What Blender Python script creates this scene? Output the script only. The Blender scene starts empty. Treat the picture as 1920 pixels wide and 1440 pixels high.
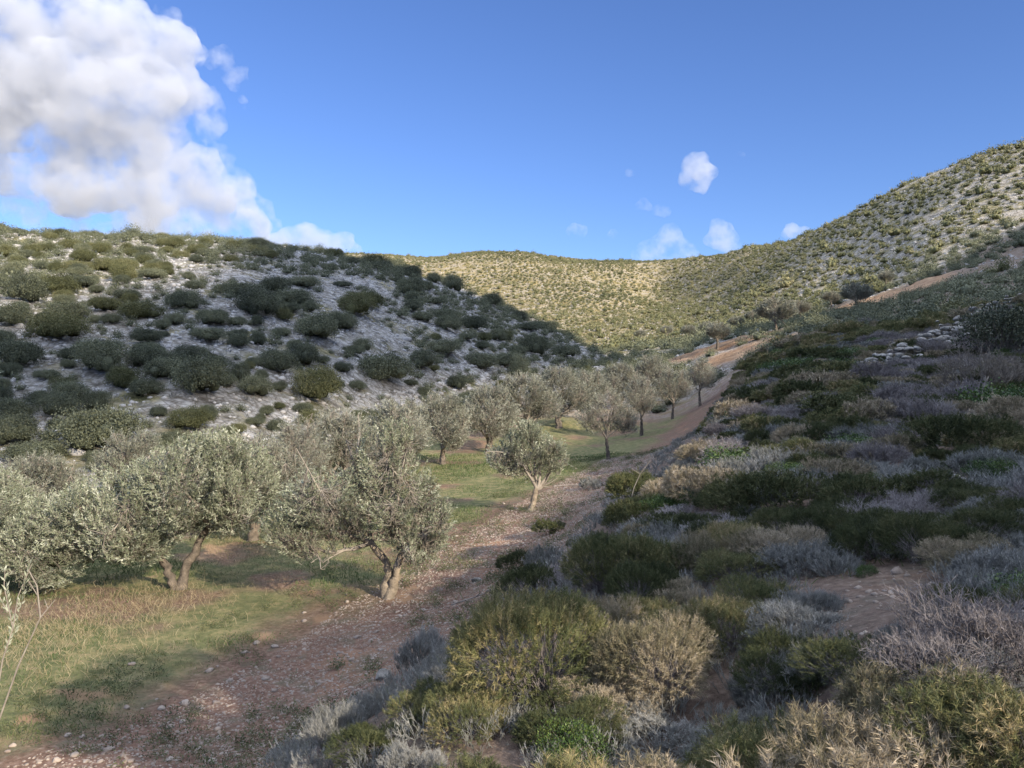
import bpy, bmesh, math, random, time
T0 = time.time()
import numpy as np
from mathutils import Vector
R = math.radians
random.seed(7)
rng = np.random.default_rng(11)
sc = bpy.context.scene
C = sc.collection

# ------------------------------------------------------------------ camera, light, exposure
F = 1440.0                      # focal length in pixels of the 1920 px wide photograph
cd = bpy.data.cameras.new('camera'); cam = bpy.data.objects.new('camera', cd); C.objects.link(cam)
cd.sensor_width = 36; cd.lens = 27; cd.clip_start = 0.05; cd.clip_end = 30000
cam.location = (0, 0, 0); cam.rotation_euler = (R(90) - math.atan(20 / F), 0, 0)
sc.camera = cam
SUN_AZ, SUN_EL = R(42), R(26)   # to the right of straight behind the camera; height
SDIR = np.array([math.sin(SUN_AZ) * math.cos(SUN_EL), -math.cos(SUN_AZ) * math.cos(SUN_EL), math.sin(SUN_EL)])
w = bpy.data.worlds.new('World'); sc.world = w; w.use_nodes = True
nt = w.node_tree; bg = nt.nodes['Background']
sky = nt.nodes.new('ShaderNodeTexSky'); sky.sky_type = 'NISHITA'; sky.sun_disc = False
sky.sun_elevation = SUN_EL; sky.sun_rotation = math.atan2(SDIR[0], SDIR[1])
sky.altitude = 100; sky.air_density = 1.0; sky.dust_density = 0.3; sky.ozone_density = 3.0
def wn(t, **kw):
    x = nt.nodes.new(t)
    for k, v in kw.items(): setattr(x, k, v)
    return x
tint = wn('ShaderNodeMix', data_type='RGBA', blend_type='MULTIPLY'); tint.inputs[0].default_value = 1; tint.inputs[7].default_value = (.36, .43, .615, 1)   # a deep polarised blue
nt.links.new(sky.outputs[0], tint.inputs[6])
# bright cloud patches added to the unseen overhead sky to fill the shade
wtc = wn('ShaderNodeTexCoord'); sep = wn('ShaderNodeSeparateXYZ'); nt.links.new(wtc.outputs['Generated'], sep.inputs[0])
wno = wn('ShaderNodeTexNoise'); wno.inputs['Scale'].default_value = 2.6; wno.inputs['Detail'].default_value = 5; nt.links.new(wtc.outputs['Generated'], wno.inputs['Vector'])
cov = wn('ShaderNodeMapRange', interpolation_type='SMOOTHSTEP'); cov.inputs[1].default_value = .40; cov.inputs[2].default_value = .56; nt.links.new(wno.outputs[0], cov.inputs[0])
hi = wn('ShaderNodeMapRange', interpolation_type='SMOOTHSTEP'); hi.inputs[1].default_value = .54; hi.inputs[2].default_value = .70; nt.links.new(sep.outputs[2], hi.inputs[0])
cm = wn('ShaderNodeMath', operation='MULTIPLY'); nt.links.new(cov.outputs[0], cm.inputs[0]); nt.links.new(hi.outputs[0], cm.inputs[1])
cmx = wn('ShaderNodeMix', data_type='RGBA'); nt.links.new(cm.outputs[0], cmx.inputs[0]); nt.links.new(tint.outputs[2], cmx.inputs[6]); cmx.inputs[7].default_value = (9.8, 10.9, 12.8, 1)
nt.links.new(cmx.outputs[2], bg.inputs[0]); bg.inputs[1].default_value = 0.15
sl = bpy.data.lights.new('sun', 'SUN'); sl.energy = 4.7; sl.angle = R(0.53); sl.color = (1.0, 0.88, 0.71)
so = bpy.data.objects.new('sun', sl); C.objects.link(so); so.location = (60, -50, 60)
so.rotation_euler = Vector(-SDIR).to_track_quat('-Z', 'Y').to_euler()
sc.view_settings.view_transform = 'Standard'; sc.view_settings.look = 'None'
sc.view_settings.exposure = 1.0; sc.view_settings.gamma = 1
sc.cycles.max_bounces = 6; sc.cycles.diffuse_bounces = 3; sc.cycles.glossy_bounces = 2
sc.cycles.transmission_bounces = 3; sc.cycles.volume_bounces = 10; sc.cycles.transparent_max_bounces = 16
sc.cycles.use_denoising = True

# ------------------------------------------------------------------ small helpers
def hashn(ix, iy, s):
    n = (ix.astype(np.int64) * 374761393 + iy.astype(np.int64) * 668265263 + s * 974634777) & 0x7fffffff
    n = ((n ^ (n >> 13)) * 1274126177) & 0x7fffffff
    n = n ^ (n >> 16)
    return (n & 0xffff) / 65535.0
def vnoise(x, y, s=0):
    ix = np.floor(x); iy = np.floor(y); fx = x - ix; fy = y - iy
    fx = fx * fx * (3 - 2 * fx); fy = fy * fy * (3 - 2 * fy)
    a = hashn(ix, iy, s); b = hashn(ix + 1, iy, s); c = hashn(ix, iy + 1, s); d = hashn(ix + 1, iy + 1, s)
    return (a * (1 - fx) + b * fx) * (1 - fy) + (c * (1 - fx) + d * fx) * fy
def fbm(x, y, scale, octv=4, s=0):
    t = 0; amp = 1; tot = 0; f = 1 / scale
    for o in range(octv):
        t = t + amp * (vnoise(x * f + 17.3 * o, y * f - 9.1 * o, s + o) - .5) * 2; tot += amp; amp *= .5; f *= 2.03
    return t / tot
def smooth(a, b, x):
    t = np.clip((x - a) / (b - a), 0, 1); return t * t * (3 - 2 * t)

MESH_OF = {}
def in_material(me, mat):
    """the same mesh in another material, made once and shared"""
    if me.materials[0] == mat: return me
    k = (me.name, mat.name)
    if k not in MESH_OF: MESH_OF[k] = me.copy(); MESH_OF[k].materials[0] = mat
    return MESH_OF[k]
class MB:
    """collects vertices, faces and one random value per vertex, then links them as ONE mesh"""
    def __init__(s): s.v = []; s.t = []; s.q = []; s.c = []; s.n = 0
    def add(s, v, tris=None, quads=None, var=None):
        v = np.asarray(v, float).reshape(-1, 3)
        if tris is not None and len(tris): s.t.append(np.asarray(tris, int).reshape(-1, 3) + s.n)
        if quads is not None and len(quads): s.q.append(np.asarray(quads, int).reshape(-1, 4) + s.n)
        s.v.append(v)
        if var is None: var = .5
        s.c.append(np.broadcast_to(np.asarray(var, float), (len(v),)))
        s.n += len(v); return s
    def arrays(s):
        v = np.concatenate(s.v); c = np.concatenate(s.c)
        t = np.concatenate(s.t) if s.t else np.zeros((0, 3), int); q = np.concatenate(s.q) if s.q else np.zeros((0, 4), int)
        return v, t, q, c
    def mesh(s, name, mats, sm=False):
        return make_mesh(name, *s.arrays(), mats, sm)
def make_mesh(name, v, t, q, c, mats, sm=False, extra=None):
    me = bpy.data.meshes.new(name)
    nl = t.size + q.size; npoly = len(t) + len(q)
    me.vertices.add(len(v)); me.vertices.foreach_set('co', np.ascontiguousarray(v, np.float32).ravel())
    me.loops.add(nl); me.polygons.add(npoly)
    me.loops.foreach_set('vertex_index', np.concatenate([t.ravel(), q.ravel()]).astype(np.int32))
    st = np.concatenate([np.arange(len(t)) * 3, t.size + np.arange(len(q)) * 4]).astype(np.int32)
    me.polygons.foreach_set('loop_start', st)
    if sm: me.polygons.foreach_set('use_smooth', np.ones(npoly, bool))
    a = me.attributes.new('var', 'FLOAT', 'POINT'); a.data.foreach_set('value', np.ascontiguousarray(c, np.float32))
    for k, arr in (extra or {}).items():
        a = me.attributes.new(k, 'FLOAT', 'POINT'); a.data.foreach_set('value', np.ascontiguousarray(arr, np.float32))
    for m in (mats if isinstance(mats, (list, tuple)) else [mats]): me.materials.append(m)
    me.update(calc_edges=True); me.validate()
    return me
def link(name, me, parent=None, loc=None, rz=0, scale=None):
    o = bpy.data.objects.new(name, me); C.objects.link(o)
    if parent: o.parent = parent
    if loc is not None: o.location = tuple(float(a) for a in loc)
    if rz: o.rotation_euler = (0, 0, rz)
    if scale is not None: o.scale = (scale,) * 3 if np.isscalar(scale) else tuple(scale)
    return o
def tag(o, label, cat, group=None):
    o['label'] = label; o['category'] = cat
    if group: o['group'] = group
    return o
def unit(a): return a / np.maximum(np.linalg.norm(a, axis=-1, keepdims=True), 1e-9)
def randdir(n): return unit(rng.normal(size=(n, 3)))
def perp(d):
    r = randdir(len(d)); return unit(np.cross(d, r))

# ------------------------------------------------------------------ materials
def new_mat(name):
    m = bpy.data.materials.new(name); m.use_nodes = True
    n = m.node_tree; n.nodes.remove(n.nodes['Principled BSDF']); return m, n, n.nodes['Material Output']
def N(n, t, **kw):
    x = n.nodes.new(t)
    for k, v in kw.items(): setattr(x, k, v)
    return x
def ramp(n, fac, stops):
    r = N(n, 'ShaderNodeValToRGB'); e = r.color_ramp.elements
    while len(e) < len(stops): e.new(.5)
    for i, (p, c) in enumerate(stops): e[i].position = p; e[i].color = (*c, 1)
    n.links.new(fac, r.inputs[0]); return r.outputs[0]
def mathn(n, op, a, b=None, c=None, clamp=False):
    x = N(n, 'ShaderNodeMath', operation=op); x.use_clamp = clamp
    for i, v in enumerate((a, b, c)):
        if v is None: continue
        if hasattr(v, 'links'): n.links.new(v, x.inputs[i])
        else: x.inputs[i].default_value = v
    return x.outputs[0]
def mixc(n, fac, a, b, typ='MIX'):
    x = N(n, 'ShaderNodeMix', data_type='RGBA', blend_type=typ)
    for s, v in ((x.inputs[0], fac), (x.inputs[6], a), (x.inputs[7], b)):
        if hasattr(v, 'links'): n.links.new(v, s)
        elif isinstance(v, (tuple, list)): s.default_value = (*v, 1)
        else: s.default_value = v
    return x.outputs[2]
def noise(n, scale, detail=4, rough=.55, vec=None, out=0):
    x = N(n, 'ShaderNodeTexNoise'); x.inputs['Scale'].default_value = scale
    x.inputs['Detail'].default_value = detail; x.inputs['Roughness'].default_value = rough
    if vec is not None: n.links.new(vec, x.inputs['Vector'])
    return x.outputs[out]
def attr(n, name): return N(n, 'ShaderNodeAttribute', attribute_name=name).outputs['Fac']
def foliage_mat(name, stops, trans=.25, rough=.6, jitter=.25, spec=.3):
    """leaf colour picked per leaf (var) and shifted a little per plant (object random)"""
    m, n, out = new_mat(name)
    oi = N(n, 'ShaderNodeObjectInfo')
    v = mathn(n, 'ADD', attr(n, 'var'), mathn(n, 'MULTIPLY_ADD', oi.outputs['Random'], jitter, -jitter / 2), clamp=True)
    col = ramp(n, v, stops)
    b = N(n, 'ShaderNodeBsdfPrincipled'); n.links.new(col, b.inputs['Base Color'])
    b.inputs['Roughness'].default_value = rough; b.inputs['Specular IOR Level'].default_value = spec
    if trans > 0:
        t = N(n, 'ShaderNodeBsdfTranslucent'); n.links.new(col, t.inputs[0])
        mx = N(n, 'ShaderNodeMixShader'); mx.inputs[0].default_value = trans
        n.links.new(b.outputs[0], mx.inputs[1]); n.links.new(t.outputs[0], mx.inputs[2]); n.links.new(mx.outputs[0], out.inputs[0])
    else: n.links.new(b.outputs[0], out.inputs[0])
    return m
def solid_mat(name, stops, scale, rough=.9, bump=0, bscale=None, detail=6):
    m, n, out = new_mat(name)
    tc = N(n, 'ShaderNodeTexCoord').outputs['Object']
    geo = N(n, 'ShaderNodeNewGeometry').outputs['Position']
    f = noise(n, scale, detail, .6, geo)
    col = ramp(n, f, stops)
    col = mixc(n, mathn(n, 'MULTIPLY', attr(n, 'var'), .5), col, mixc(n, 1, col, (.55, .52, .5), 'MULTIPLY'))
    b = N(n, 'ShaderNodeBsdfPrincipled'); n.links.new(col, b.inputs['Base Color'])
    b.inputs['Roughness'].default_value = rough; b.inputs['Specular IOR Level'].default_value = .2
    if bump:
        bp = N(n, 'ShaderNodeBump'); bp.inputs['Strength'].default_value = bump; bp.inputs['Distance'].default_value = .05
        n.links.new(noise(n, bscale or scale * 3, 5, .65, geo), bp.inputs['Height']); n.links.new(bp.outputs[0], b.inputs['Normal'])
    n.links.new(b.outputs[0], out.inputs[0]); return m

M = {}
M['olive_leaf'] = foliage_mat('olive_leaf', [(0, (.085, .10, .058)), (.4, (.19, .21, .135)), (.75, (.33, .35, .255)), (1, (.48, .49, .40))], .22, .5, .12)
M['olive_leaf_grey'] = foliage_mat('olive_leaf_grey', [(0, (.10, .108, .075)), (.5, (.19, .198, .15)), (1, (.34, .345, .29))], .2, .55, .12)
M['olive_bark'] = solid_mat('olive_bark', [(.3, (.07, .06, .05)), (.55, (.15, .125, .10)), (.75, (.27, .22, .17))], 9, .9, .6, 30)
M['olive_bark_pale'] = solid_mat('olive_bark_pale', [(.3, (.13, .11, .085)), (.55, (.28, .23, .17)), (.75, (.42, .35, .27))], 9, .9, .6, 30)
M['twig'] = solid_mat('twig', [(.3, (.17, .145, .12)), (.7, (.32, .285, .24))], 6, .9)
M['bush_leaf'] = foliage_mat('bush_leaf', [(0, (.042, .050, .032)), (.5, (.098, .108, .064)), (1, (.20, .205, .12))], .12, .6, .5)
M['bush_leaf_light'] = foliage_mat('bush_leaf_light', [(0, (.05, .055, .022)), (.5, (.105, .11, .045)), (1, (.19, .18, .085))], .15, .65, .5)
M['scrub_leaf'] = foliage_mat('scrub_leaf', [(0, (.055, .062, .03)), (.35, (.115, .12, .052)), (.7, (.19, .18, .088)), (1, (.27, .235, .13))], .1, .7, 0)
M['spiny_green'] = foliage_mat('spiny_green', [(0, (.055, .07, .03)), (.3, (.12, .135, .055)), (.6, (.20, .195, .085)), (.82, (.33, .28, .14)), (1, (.46, .37, .22))], .2, .55, .3)
M['spiny_dark'] = foliage_mat('spiny_dark', [(0, (.035, .045, .02)), (.5, (.075, .088, .034)), (1, (.16, .155, .07))], .15, .6, .3)
M['spiny_tan'] = foliage_mat('spiny_tan', [(0, (.13, .125, .07)), (.35, (.25, .215, .135)), (.7, (.40, .335, .24)), (1, (.54, .46, .35))], .15, .6, .3)
M['burnet'] = foliage_mat('burnet', [(0, (.105, .11, .09)), (.5, (.19, .19, .172)), (1, (.34, .335, .315))], .1, .7, .35)
M['bare_twig'] = foliage_mat('bare_twig', [(0, (.125, .108, .105)), (.5, (.21, .185, .18)), (1, (.35, .32, .31))], .05, .8, .35)
M['lentisk'] = foliage_mat('lentisk', [(0, (.022, .045, .014)), (.5, (.05, .088, .022)), (1, (.12, .16, .035))], .2, .45, .3)
M['grass'] = foliage_mat('grass', [(0, (.05, .085, .025)), (.4, (.105, .14, .05)), (.7, (.20, .20, .09)), (1, (.36, .31, .18))], .3, .6, 0)
M['straw'] = foliage_mat('straw', [(0, (.25, .20, .11)), (1, (.46, .38, .24))], .2, .6, 0)
M['stone'] = solid_mat('stone', [(.3, (.10, .092, .08)), (.45, (.22, .205, .18)), (.58, (.34, .32, .29)), (.75, (.48, .46, .425))], 5, .9, .5, 25)
M['soil_stone'] = solid_mat('soil_stone', [(.25, (.18, .135, .11)), (.5, (.30, .245, .20)), (.75, (.40, .35, .30))], 6, .95, .4, 30)
M['hill_rock'] = solid_mat('hill_rock', [(.25, (.28, .265, .245)), (.5, (.43, .415, .395)), (.75, (.56, .545, .525))], .9, .9, .5, 4)
M['dead_wood'] = solid_mat('dead_wood', [(.3, (.12, .10, .085)), (.7, (.27, .24, .21))], 8, .9)

# ------------------------------------------------------------------ terrain: control points (eye at z = 0, y forward)
def pp(px, py, d): return ((px - 960) / F * d, d, -(py - 700) / F * d)
CP = [(-9, 3, -4.0), (-5.5, 4, -3.95), (-4, 5, -3.85), (-3.3, 6, -3.75), (-12, 9, -4.2), (-7, 10, -4.1), (-6.5, 14, -4.3), (-3, 14, -4.2), (-15, 16, -4.5),
      (-8, 20, -4.4), (.5, 22.6, -4.02), (-6, 28, -4.4), (-20, 25, -4.8), (4.3, 34.7, -3.95), (-4, 40, -4.2), (8.1, 47.6, -3.8), (0, 55, -3.6), (13, 63, -3.4),
      (-2.6, 4.8, -3.5), (-2.1, 7, -3.6), (-1.05, 8.8, -3.5), (-.15, 11.5, -3.45), (1.0, 15.4, -3.45), (3.6, 23.8, -3.45), (9.4, 39.6, -3.3),
      (-1.4, 4, -2.3), (-.9, 6, -2.5), (.1, 8, -2.45), (1.1, 11, -2.5), (2.5, 15, -2.4), (5.5, 24, -2.3), (11.5, 40, -1.7),
      (-2.6, 2, -3.0), (-1.2, 1.2, -1.95), (0, .6, -1.62), (0, 2, -1.78), (1, 3, -1.68), (2, 1, -1.4), (5, 2, -.9), (-6, 1.5, -3.9),
      pp(1700, 1120, 4.3), pp(1660, 1250, 3.3), pp(1500, 935, 10), pp(1500, 825, 17), pp(1500, 718, 32), pp(1500, 646, 60), pp(1300, 1010, 9),
      pp(1900, 960, 8), pp(1900, 810, 16), pp(1900, 722, 28), pp(1900, 592, 50), pp(1700, 700, 35), pp(1700, 622, 60), pp(1700, 565, 110),
      pp(1700, 505, 170), pp(1350, 712, 70), pp(1350, 645, 100), pp(1250, 672, 105), pp(1150, 655, 190), pp(1240, 643, 190), pp(1400, 605, 190), pp(1300, 610, 250),
      pp(1920, 280, 230), pp(1800, 313, 245), pp(1700, 352, 260), pp(1600, 405, 285), pp(1540, 432, 300), pp(1480, 451, 350), pp(1400, 469, 400), pp(1300, 490, 460), pp(1230, 497, 480),
      pp(1920, 420, 170), pp(1800, 452, 172), pp(1600, 522, 200), pp(1500, 562, 200), pp(1400, 548, 265), pp(1310, 560, 340), pp(1234, 575, 375), pp(1236, 535, 440), pp(1170, 560, 370),
      pp(1920, 500, 110), pp(2300, 190, 240), pp(2300, 400, 150), pp(2300, 540, 60), pp(2300, 680, 26), pp(2300, 880, 10),
      pp(690, 482, 470), pp(760, 487, 480), pp(900, 476, 490), pp(1000, 480, 480), pp(1060, 492, 480), pp(1100, 496, 470), pp(1160, 498, 475), pp(500, 478, 480), pp(200, 480, 480), pp(-600, 470, 480),
      pp(690, 600, 350), pp(900, 575, 370), pp(1000, 585, 340), pp(1000, 640, 260), pp(1100, 648, 240), pp(850, 650, 250), pp(600, 660, 250), pp(0, 680, 250), pp(-600, 700, 250),
      pp(-600, 790, 40), pp(-600, 740, 110), pp(0, 745, 110), pp(600, 725, 110), pp(900, 700, 120), pp(1100, 690, 100)]
for (px, py, d) in ((1920, 280, 230), (1800, 313, 245), (1700, 352, 260), (1600, 405, 285), (1400, 469, 400), (1230, 497, 480), (900, 476, 490), (690, 482, 470), (0, 480, 480), (-600, 480, 480), (2300, 190, 240)):
    CP.append(pp(px, py + 70, d * 1.45)); CP.append(pp(px, py + 150, d * 2.6)); CP.append(pp(px, 690, d * 6))
CP = np.array(CP, float)
def uvw(x, y):
    return np.arctan2(x, np.maximum(y, .05)) * 2.2, .5 * np.log(np.maximum(x * x + y * y, .04))
cu, cv = uvw(CP[:, 0], CP[:, 1]); cr = np.hypot(CP[:, 0], CP[:, 1]); ce = CP[:, 2] / cr
def kern(r2): return .5 * r2 * np.log(r2 + 1e-12)
n_ = len(CP)
K = kern((cu[:, None] - cu) ** 2 + (cv[:, None] - cv) ** 2) + np.eye(n_) * 2e-4
P_ = np.stack([np.ones(n_), cu, cv], 1)
Amat = np.block([[K, P_], [P_.T, np.zeros((3, 3))]])
sol = np.linalg.solve(Amat, np.concatenate([ce, np.zeros(3)]))
TMAX = math.atan((2250 - 960) / F); TMIN = -math.atan((600 + 960) / F)
LPX = np.array([-800, 0, 200, 350, 450, 600, 700, 800, 900, 1000, 1100, 1160, 1200, 1260.])
LFy = np.array([880, 862, 842, 825, 812, 790, 778, 762, 748, 733, 712, 696, 702, 712.])
LFd = np.array([24, 29, 31, 33, 36, 43, 50, 58, 68, 80, 95, 105, 107, 110.])
LCy = np.array([430, 440, 455, 452, 455, 471, 487, 521, 561, 606, 648, 674, 696, 716.])
LCd = np.array([140, 150, 150, 150, 150, 152, 153, 150, 146, 140, 131, 124, 118, 113.])
def a_layer(x, y):
    th = np.arctan2(x, y); r = np.hypot(x, y)
    thc = np.clip(th, TMIN, TMAX)
    u = thc * 2.2; v = np.log(np.maximum(r, .2))
    e = np.empty(len(x))
    for i in range(0, len(x), 40000):
        s = slice(i, i + 40000)
        e[s] = kern((u[s, None] - cu) ** 2 + (v[s, None] - cv) ** 2) @ sol[:n_] + sol[n_] + sol[n_ + 1] * u[s] + sol[n_ + 2] * v[s]
    z = e * r
    back = smooth(0, .9, np.maximum(th - TMAX, TMIN - th))
    zb = -1.7 + np.clip(.12 * x, -2.2, 6)
    return z * (1 - back) + zb * back
def l_layer(x, y):
    px = 960 + F * x / np.maximum(y, 1); r = y
    fd = np.interp(px, LPX, LFd); cdp = np.interp(px, LPX, LCd)
    fz = -(np.interp(px, LPX, LFy) - 700) / F * fd; cz = -(np.interp(px, LPX, LCy) - 700) / F * cdp
    t = (r - fd) / (cdp - fd)
    rise = fz + (cz - fz) * (t + .10 * np.sin(np.pi * np.clip(t, 0, 1)))
    rise = np.where(t < 0, fz + .25 * (r - fd), rise)
    over = r - cdp
    z = np.where(over > 0, cz - .0012 * over ** 2 - .04 * over, rise)
    z = np.where(over > 90, cz - .0012 * 8100 - 3.6 - .25 * (over - 90), z)
    z = np.where(y < 5, -30, z)
    return z - 60 * smooth(1240, 1500, px)
def smax(a, b, k):
    h = np.clip(.5 + .5 * (a - b) / k, 0, 1); return b * (1 - h) + a * h + k * h * (1 - h)
EY = np.array([-5, 0, 3, 5.5, 7, 8.8, 11.5, 15.4, 23.8, 39.6, 60, 90]); EX = np.array([-1.4, -.7, -1.05, -1.85, -2.1, -1.0, -.1, 1.0, 3.6, 9.4, 17, 27])
def edge_x(y): return np.interp(y, EY, EX)
def ground(x, y, lay=False):
    x = np.atleast_1d(np.asarray(x, float)); y = np.atleast_1d(np.asarray(y, float))
    r = np.hypot(x, y)
    A = a_layer(x, y); L = l_layer(x, y)
    z = smax(A, L, .6)
    z = z + (np.abs(fbm(x, y, 4.5, 3, 13)) * .55 + fbm(x, y, 1.5, 2, 15) * .22) * smooth(28, 60, r) * (1 - .6 * smooth(90, 60, r) * (x > edge_x(y) - 6)) + fbm(x, y, 26, 4, 3) * 1.5 * smooth(45, 130, r) + fbm(x, y, 7, 3, 5) * .30 * smooth(22, 70, r) + fbm(x, y, 1.6, 4, 9) * .07 * smooth(1, 8, r)
    if lay: return z, L > A - .2
    return z
def hit(px, py):
    """the ground point seen at a pixel, marching along its ray"""
    px = np.atleast_1d(np.asarray(px, float)); py = np.atleast_1d(np.asarray(py, float))
    d = np.full(len(px), 1.2); done = np.zeros(len(px), bool)
    for _ in range(420):
        x = (px - 960) / F * d; z = -(py - 700) / F * d
        done |= ground(x, d) >= z
        if done.all() or d.min() > 700: break
        d = np.where(done, d, d * 1.017)
    x = (px - 960) / F * d
    return np.stack([x, d, ground(x, d)], 1)

# plan curves of the terrace: edge between the bare track and the bank of shrubs
TRAIL = np.array([pp(1640, 1300, 2.9)[:2], pp(1665, 1240, 3.4)[:2], pp(1700, 1130, 4.2)[:2], pp(1690, 1075, 5.0)[:2]])
PATCHES = [(*h[:2], r) for h, r in zip(hit([1490, 1640, 1460, 1830, 1560], [985, 960, 1010, 930, 1040]), (.35, .22, .3, .8, .25))]
def trail_d(x, y):
    d = np.full(np.shape(x), 1e9)
    for a, b in zip(TRAIL[:-1], TRAIL[1:]):
        ab = b - a; t = np.clip(((x - a[0]) * ab[0] + (y - a[1]) * ab[1]) / (ab @ ab), 0, 1)
        d = np.minimum(d, np.hypot(x - a[0] - t * ab[0], y - a[1] - t * ab[1]))
    d = d - .2
    for (cx, cy, r) in PATCHES: d = np.minimum(d, np.hypot(x - cx, y - cy) - r)
    return d
FIELD = hit([1530, 1350, 1400, 1690], [592, 648, 660, 548])   # bare terraced fields across the valley
def field_mask(x, y):
    m = np.zeros(np.shape(x))
    for (cx, cy, _), (ru, rv, ang) in zip(FIELD, ((19, 14, .9), (9, 8, .2), (6, 6, .6), (15, 7, .8))):
        ca, sa = math.cos(ang), math.sin(ang); dx, dy = x - cx, y - cy
        u = (dx * ca + dy * sa) / ru; v = (-dx * sa + dy * ca) / rv
        m = np.maximum(m, 1 - smooth(.7, 1.15, np.hypot(u, v) + .35 * fbm(x, y, 9, 3, 21)))
    return m
def grass_mask(x, y):
    e = edge_x(y)
    t = e - x                         # metres to the left of the bank foot
    near = 1 - smooth(10, 16, y)
    w0 = 3.9 - 1.5 * smooth(24, 45, y)
    g = smooth(w0 - .6, w0 + .9, t + .9 * fbm(x, y, 2.2, 4, 31)) * (1 - smooth(13, 22, t - .12 * y))
    return g * (1 - .85 * smooth(-.02, .30, fbm(x, y, 2.3, 4, 35)))

# ---- the sheet, polar so that it is fine near the eye; split where the hills begin
th_f = np.linspace(TMIN, TMAX, 660); th_b = np.linspace(TMAX, TMIN + 2 * math.pi, 60)[1:-1]
ths = np.concatenate([th_f, th_b])
rs = np.concatenate([np.exp(np.linspace(math.log(.35), math.log(620), 560)), np.exp(np.linspace(math.log(640), math.log(6000), 26))])
TH, RR = np.meshgrid(ths, rs); X = (RR * np.sin(TH)).ravel(); Y = (RR * np.cos(TH)).ravel()
Z, isL = ground(X, Y, True)
nth, nr = len(ths), len(rs)
# from here on heights are read back from the finished sheet
ZG = Z.reshape(nr, nth); LG = isL.reshape(nr, nth); ground_exact = ground; LR0, LR1 = math.log(.35), math.log(620)
def ground(x, y, lay=False):
    x = np.atleast_1d(np.asarray(x, float)); y = np.atleast_1d(np.asarray(y, float)); x, y = np.broadcast_arrays(x, y)
    th = np.arctan2(x, y); r = np.hypot(x, y); a = (th - TMIN) / (TMAX - TMIN) * 659; b = (np.log(np.maximum(r, 1e-3)) - LR0) / (LR1 - LR0) * 559
    bad = (a < 0) | (a > 658.99) | (b < 0) | (b > 558.99)
    i = np.clip(a.astype(int), 0, 658); j = np.clip(b.astype(int), 0, 558); fa = np.clip(a - i, 0, 1); fb = np.clip(b - j, 0, 1)
    z = (ZG[j, i] * (1 - fa) + ZG[j, i + 1] * fa) * (1 - fb) + (ZG[j + 1, i] * (1 - fa) + ZG[j + 1, i + 1] * fa) * fb
    if bad.any(): z = z.copy(); z[bad] = ground_exact(x[bad], y[bad])
    if lay: return z, LG[j, i]
    return z
ii, jj = np.meshgrid(np.arange(nr - 1), np.arange(nth), indexing='ij'); j2 = (jj + 1) % nth
Q = np.stack([ii * nth + jj, ii * nth + j2, (ii + 1) * nth + j2, (ii + 1) * nth + jj], -1).reshape(-1, 4)[:, ::-1]
Rr = RR.ravel()
slope_right = X - edge_x(Y)
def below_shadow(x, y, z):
    """brown, thickly grown slope below the shadow edge; colour deepens the shade there"""
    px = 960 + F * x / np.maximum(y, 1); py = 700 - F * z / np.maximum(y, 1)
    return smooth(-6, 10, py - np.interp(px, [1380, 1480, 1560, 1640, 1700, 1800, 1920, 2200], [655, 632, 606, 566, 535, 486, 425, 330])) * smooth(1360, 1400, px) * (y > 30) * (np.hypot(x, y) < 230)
G = grass_mask(X, Y) * (1 - smooth(52, 75, Y)) * (Y > -3)
FM = field_mask(X, Y)
SUNLIT_SOIL = [(*h[:2], r) for h, r in zip(hit([745, 765, 130, 60, 200, 425, 500, 600, 380], [1125, 1110, 1320, 1350, 1335, 1030, 1195, 1165, 1045]), (.42, .35, .32, .25, .2, .6, .16, .2, .45))]  # spots of sun on the bare soil, painted in as orange patches
near_ = np.where((Rr_ := np.hypot(X, Y)) < 40)[0]
for (cx, cy, r) in SUNLIT_SOIL:
    dd_ = np.hypot(X[near_] - cx, (Y[near_] - cy)) / r + 1.5 * fbm(X[near_], Y[near_], .30, 4, 33); FM[near_] = np.maximum(FM[near_], .85 * (1 - smooth(.35, 1.15, dd_)))
hillm = np.clip(smooth(54, 88, Rr) + (isL & (Rr > 22)), 0, 1)
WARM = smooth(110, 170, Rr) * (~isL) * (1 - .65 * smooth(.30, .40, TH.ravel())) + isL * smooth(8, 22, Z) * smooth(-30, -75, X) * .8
BS = below_shadow(X, Y, Z); hillm = hillm * (1 - .8 * BS); bankm = np.maximum(smooth(-.2, .6, slope_right) * (1 - smooth(60, 110, Rr)), .8 * BS)  # ground browned below the shadow edge, shade put into its colour

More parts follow.
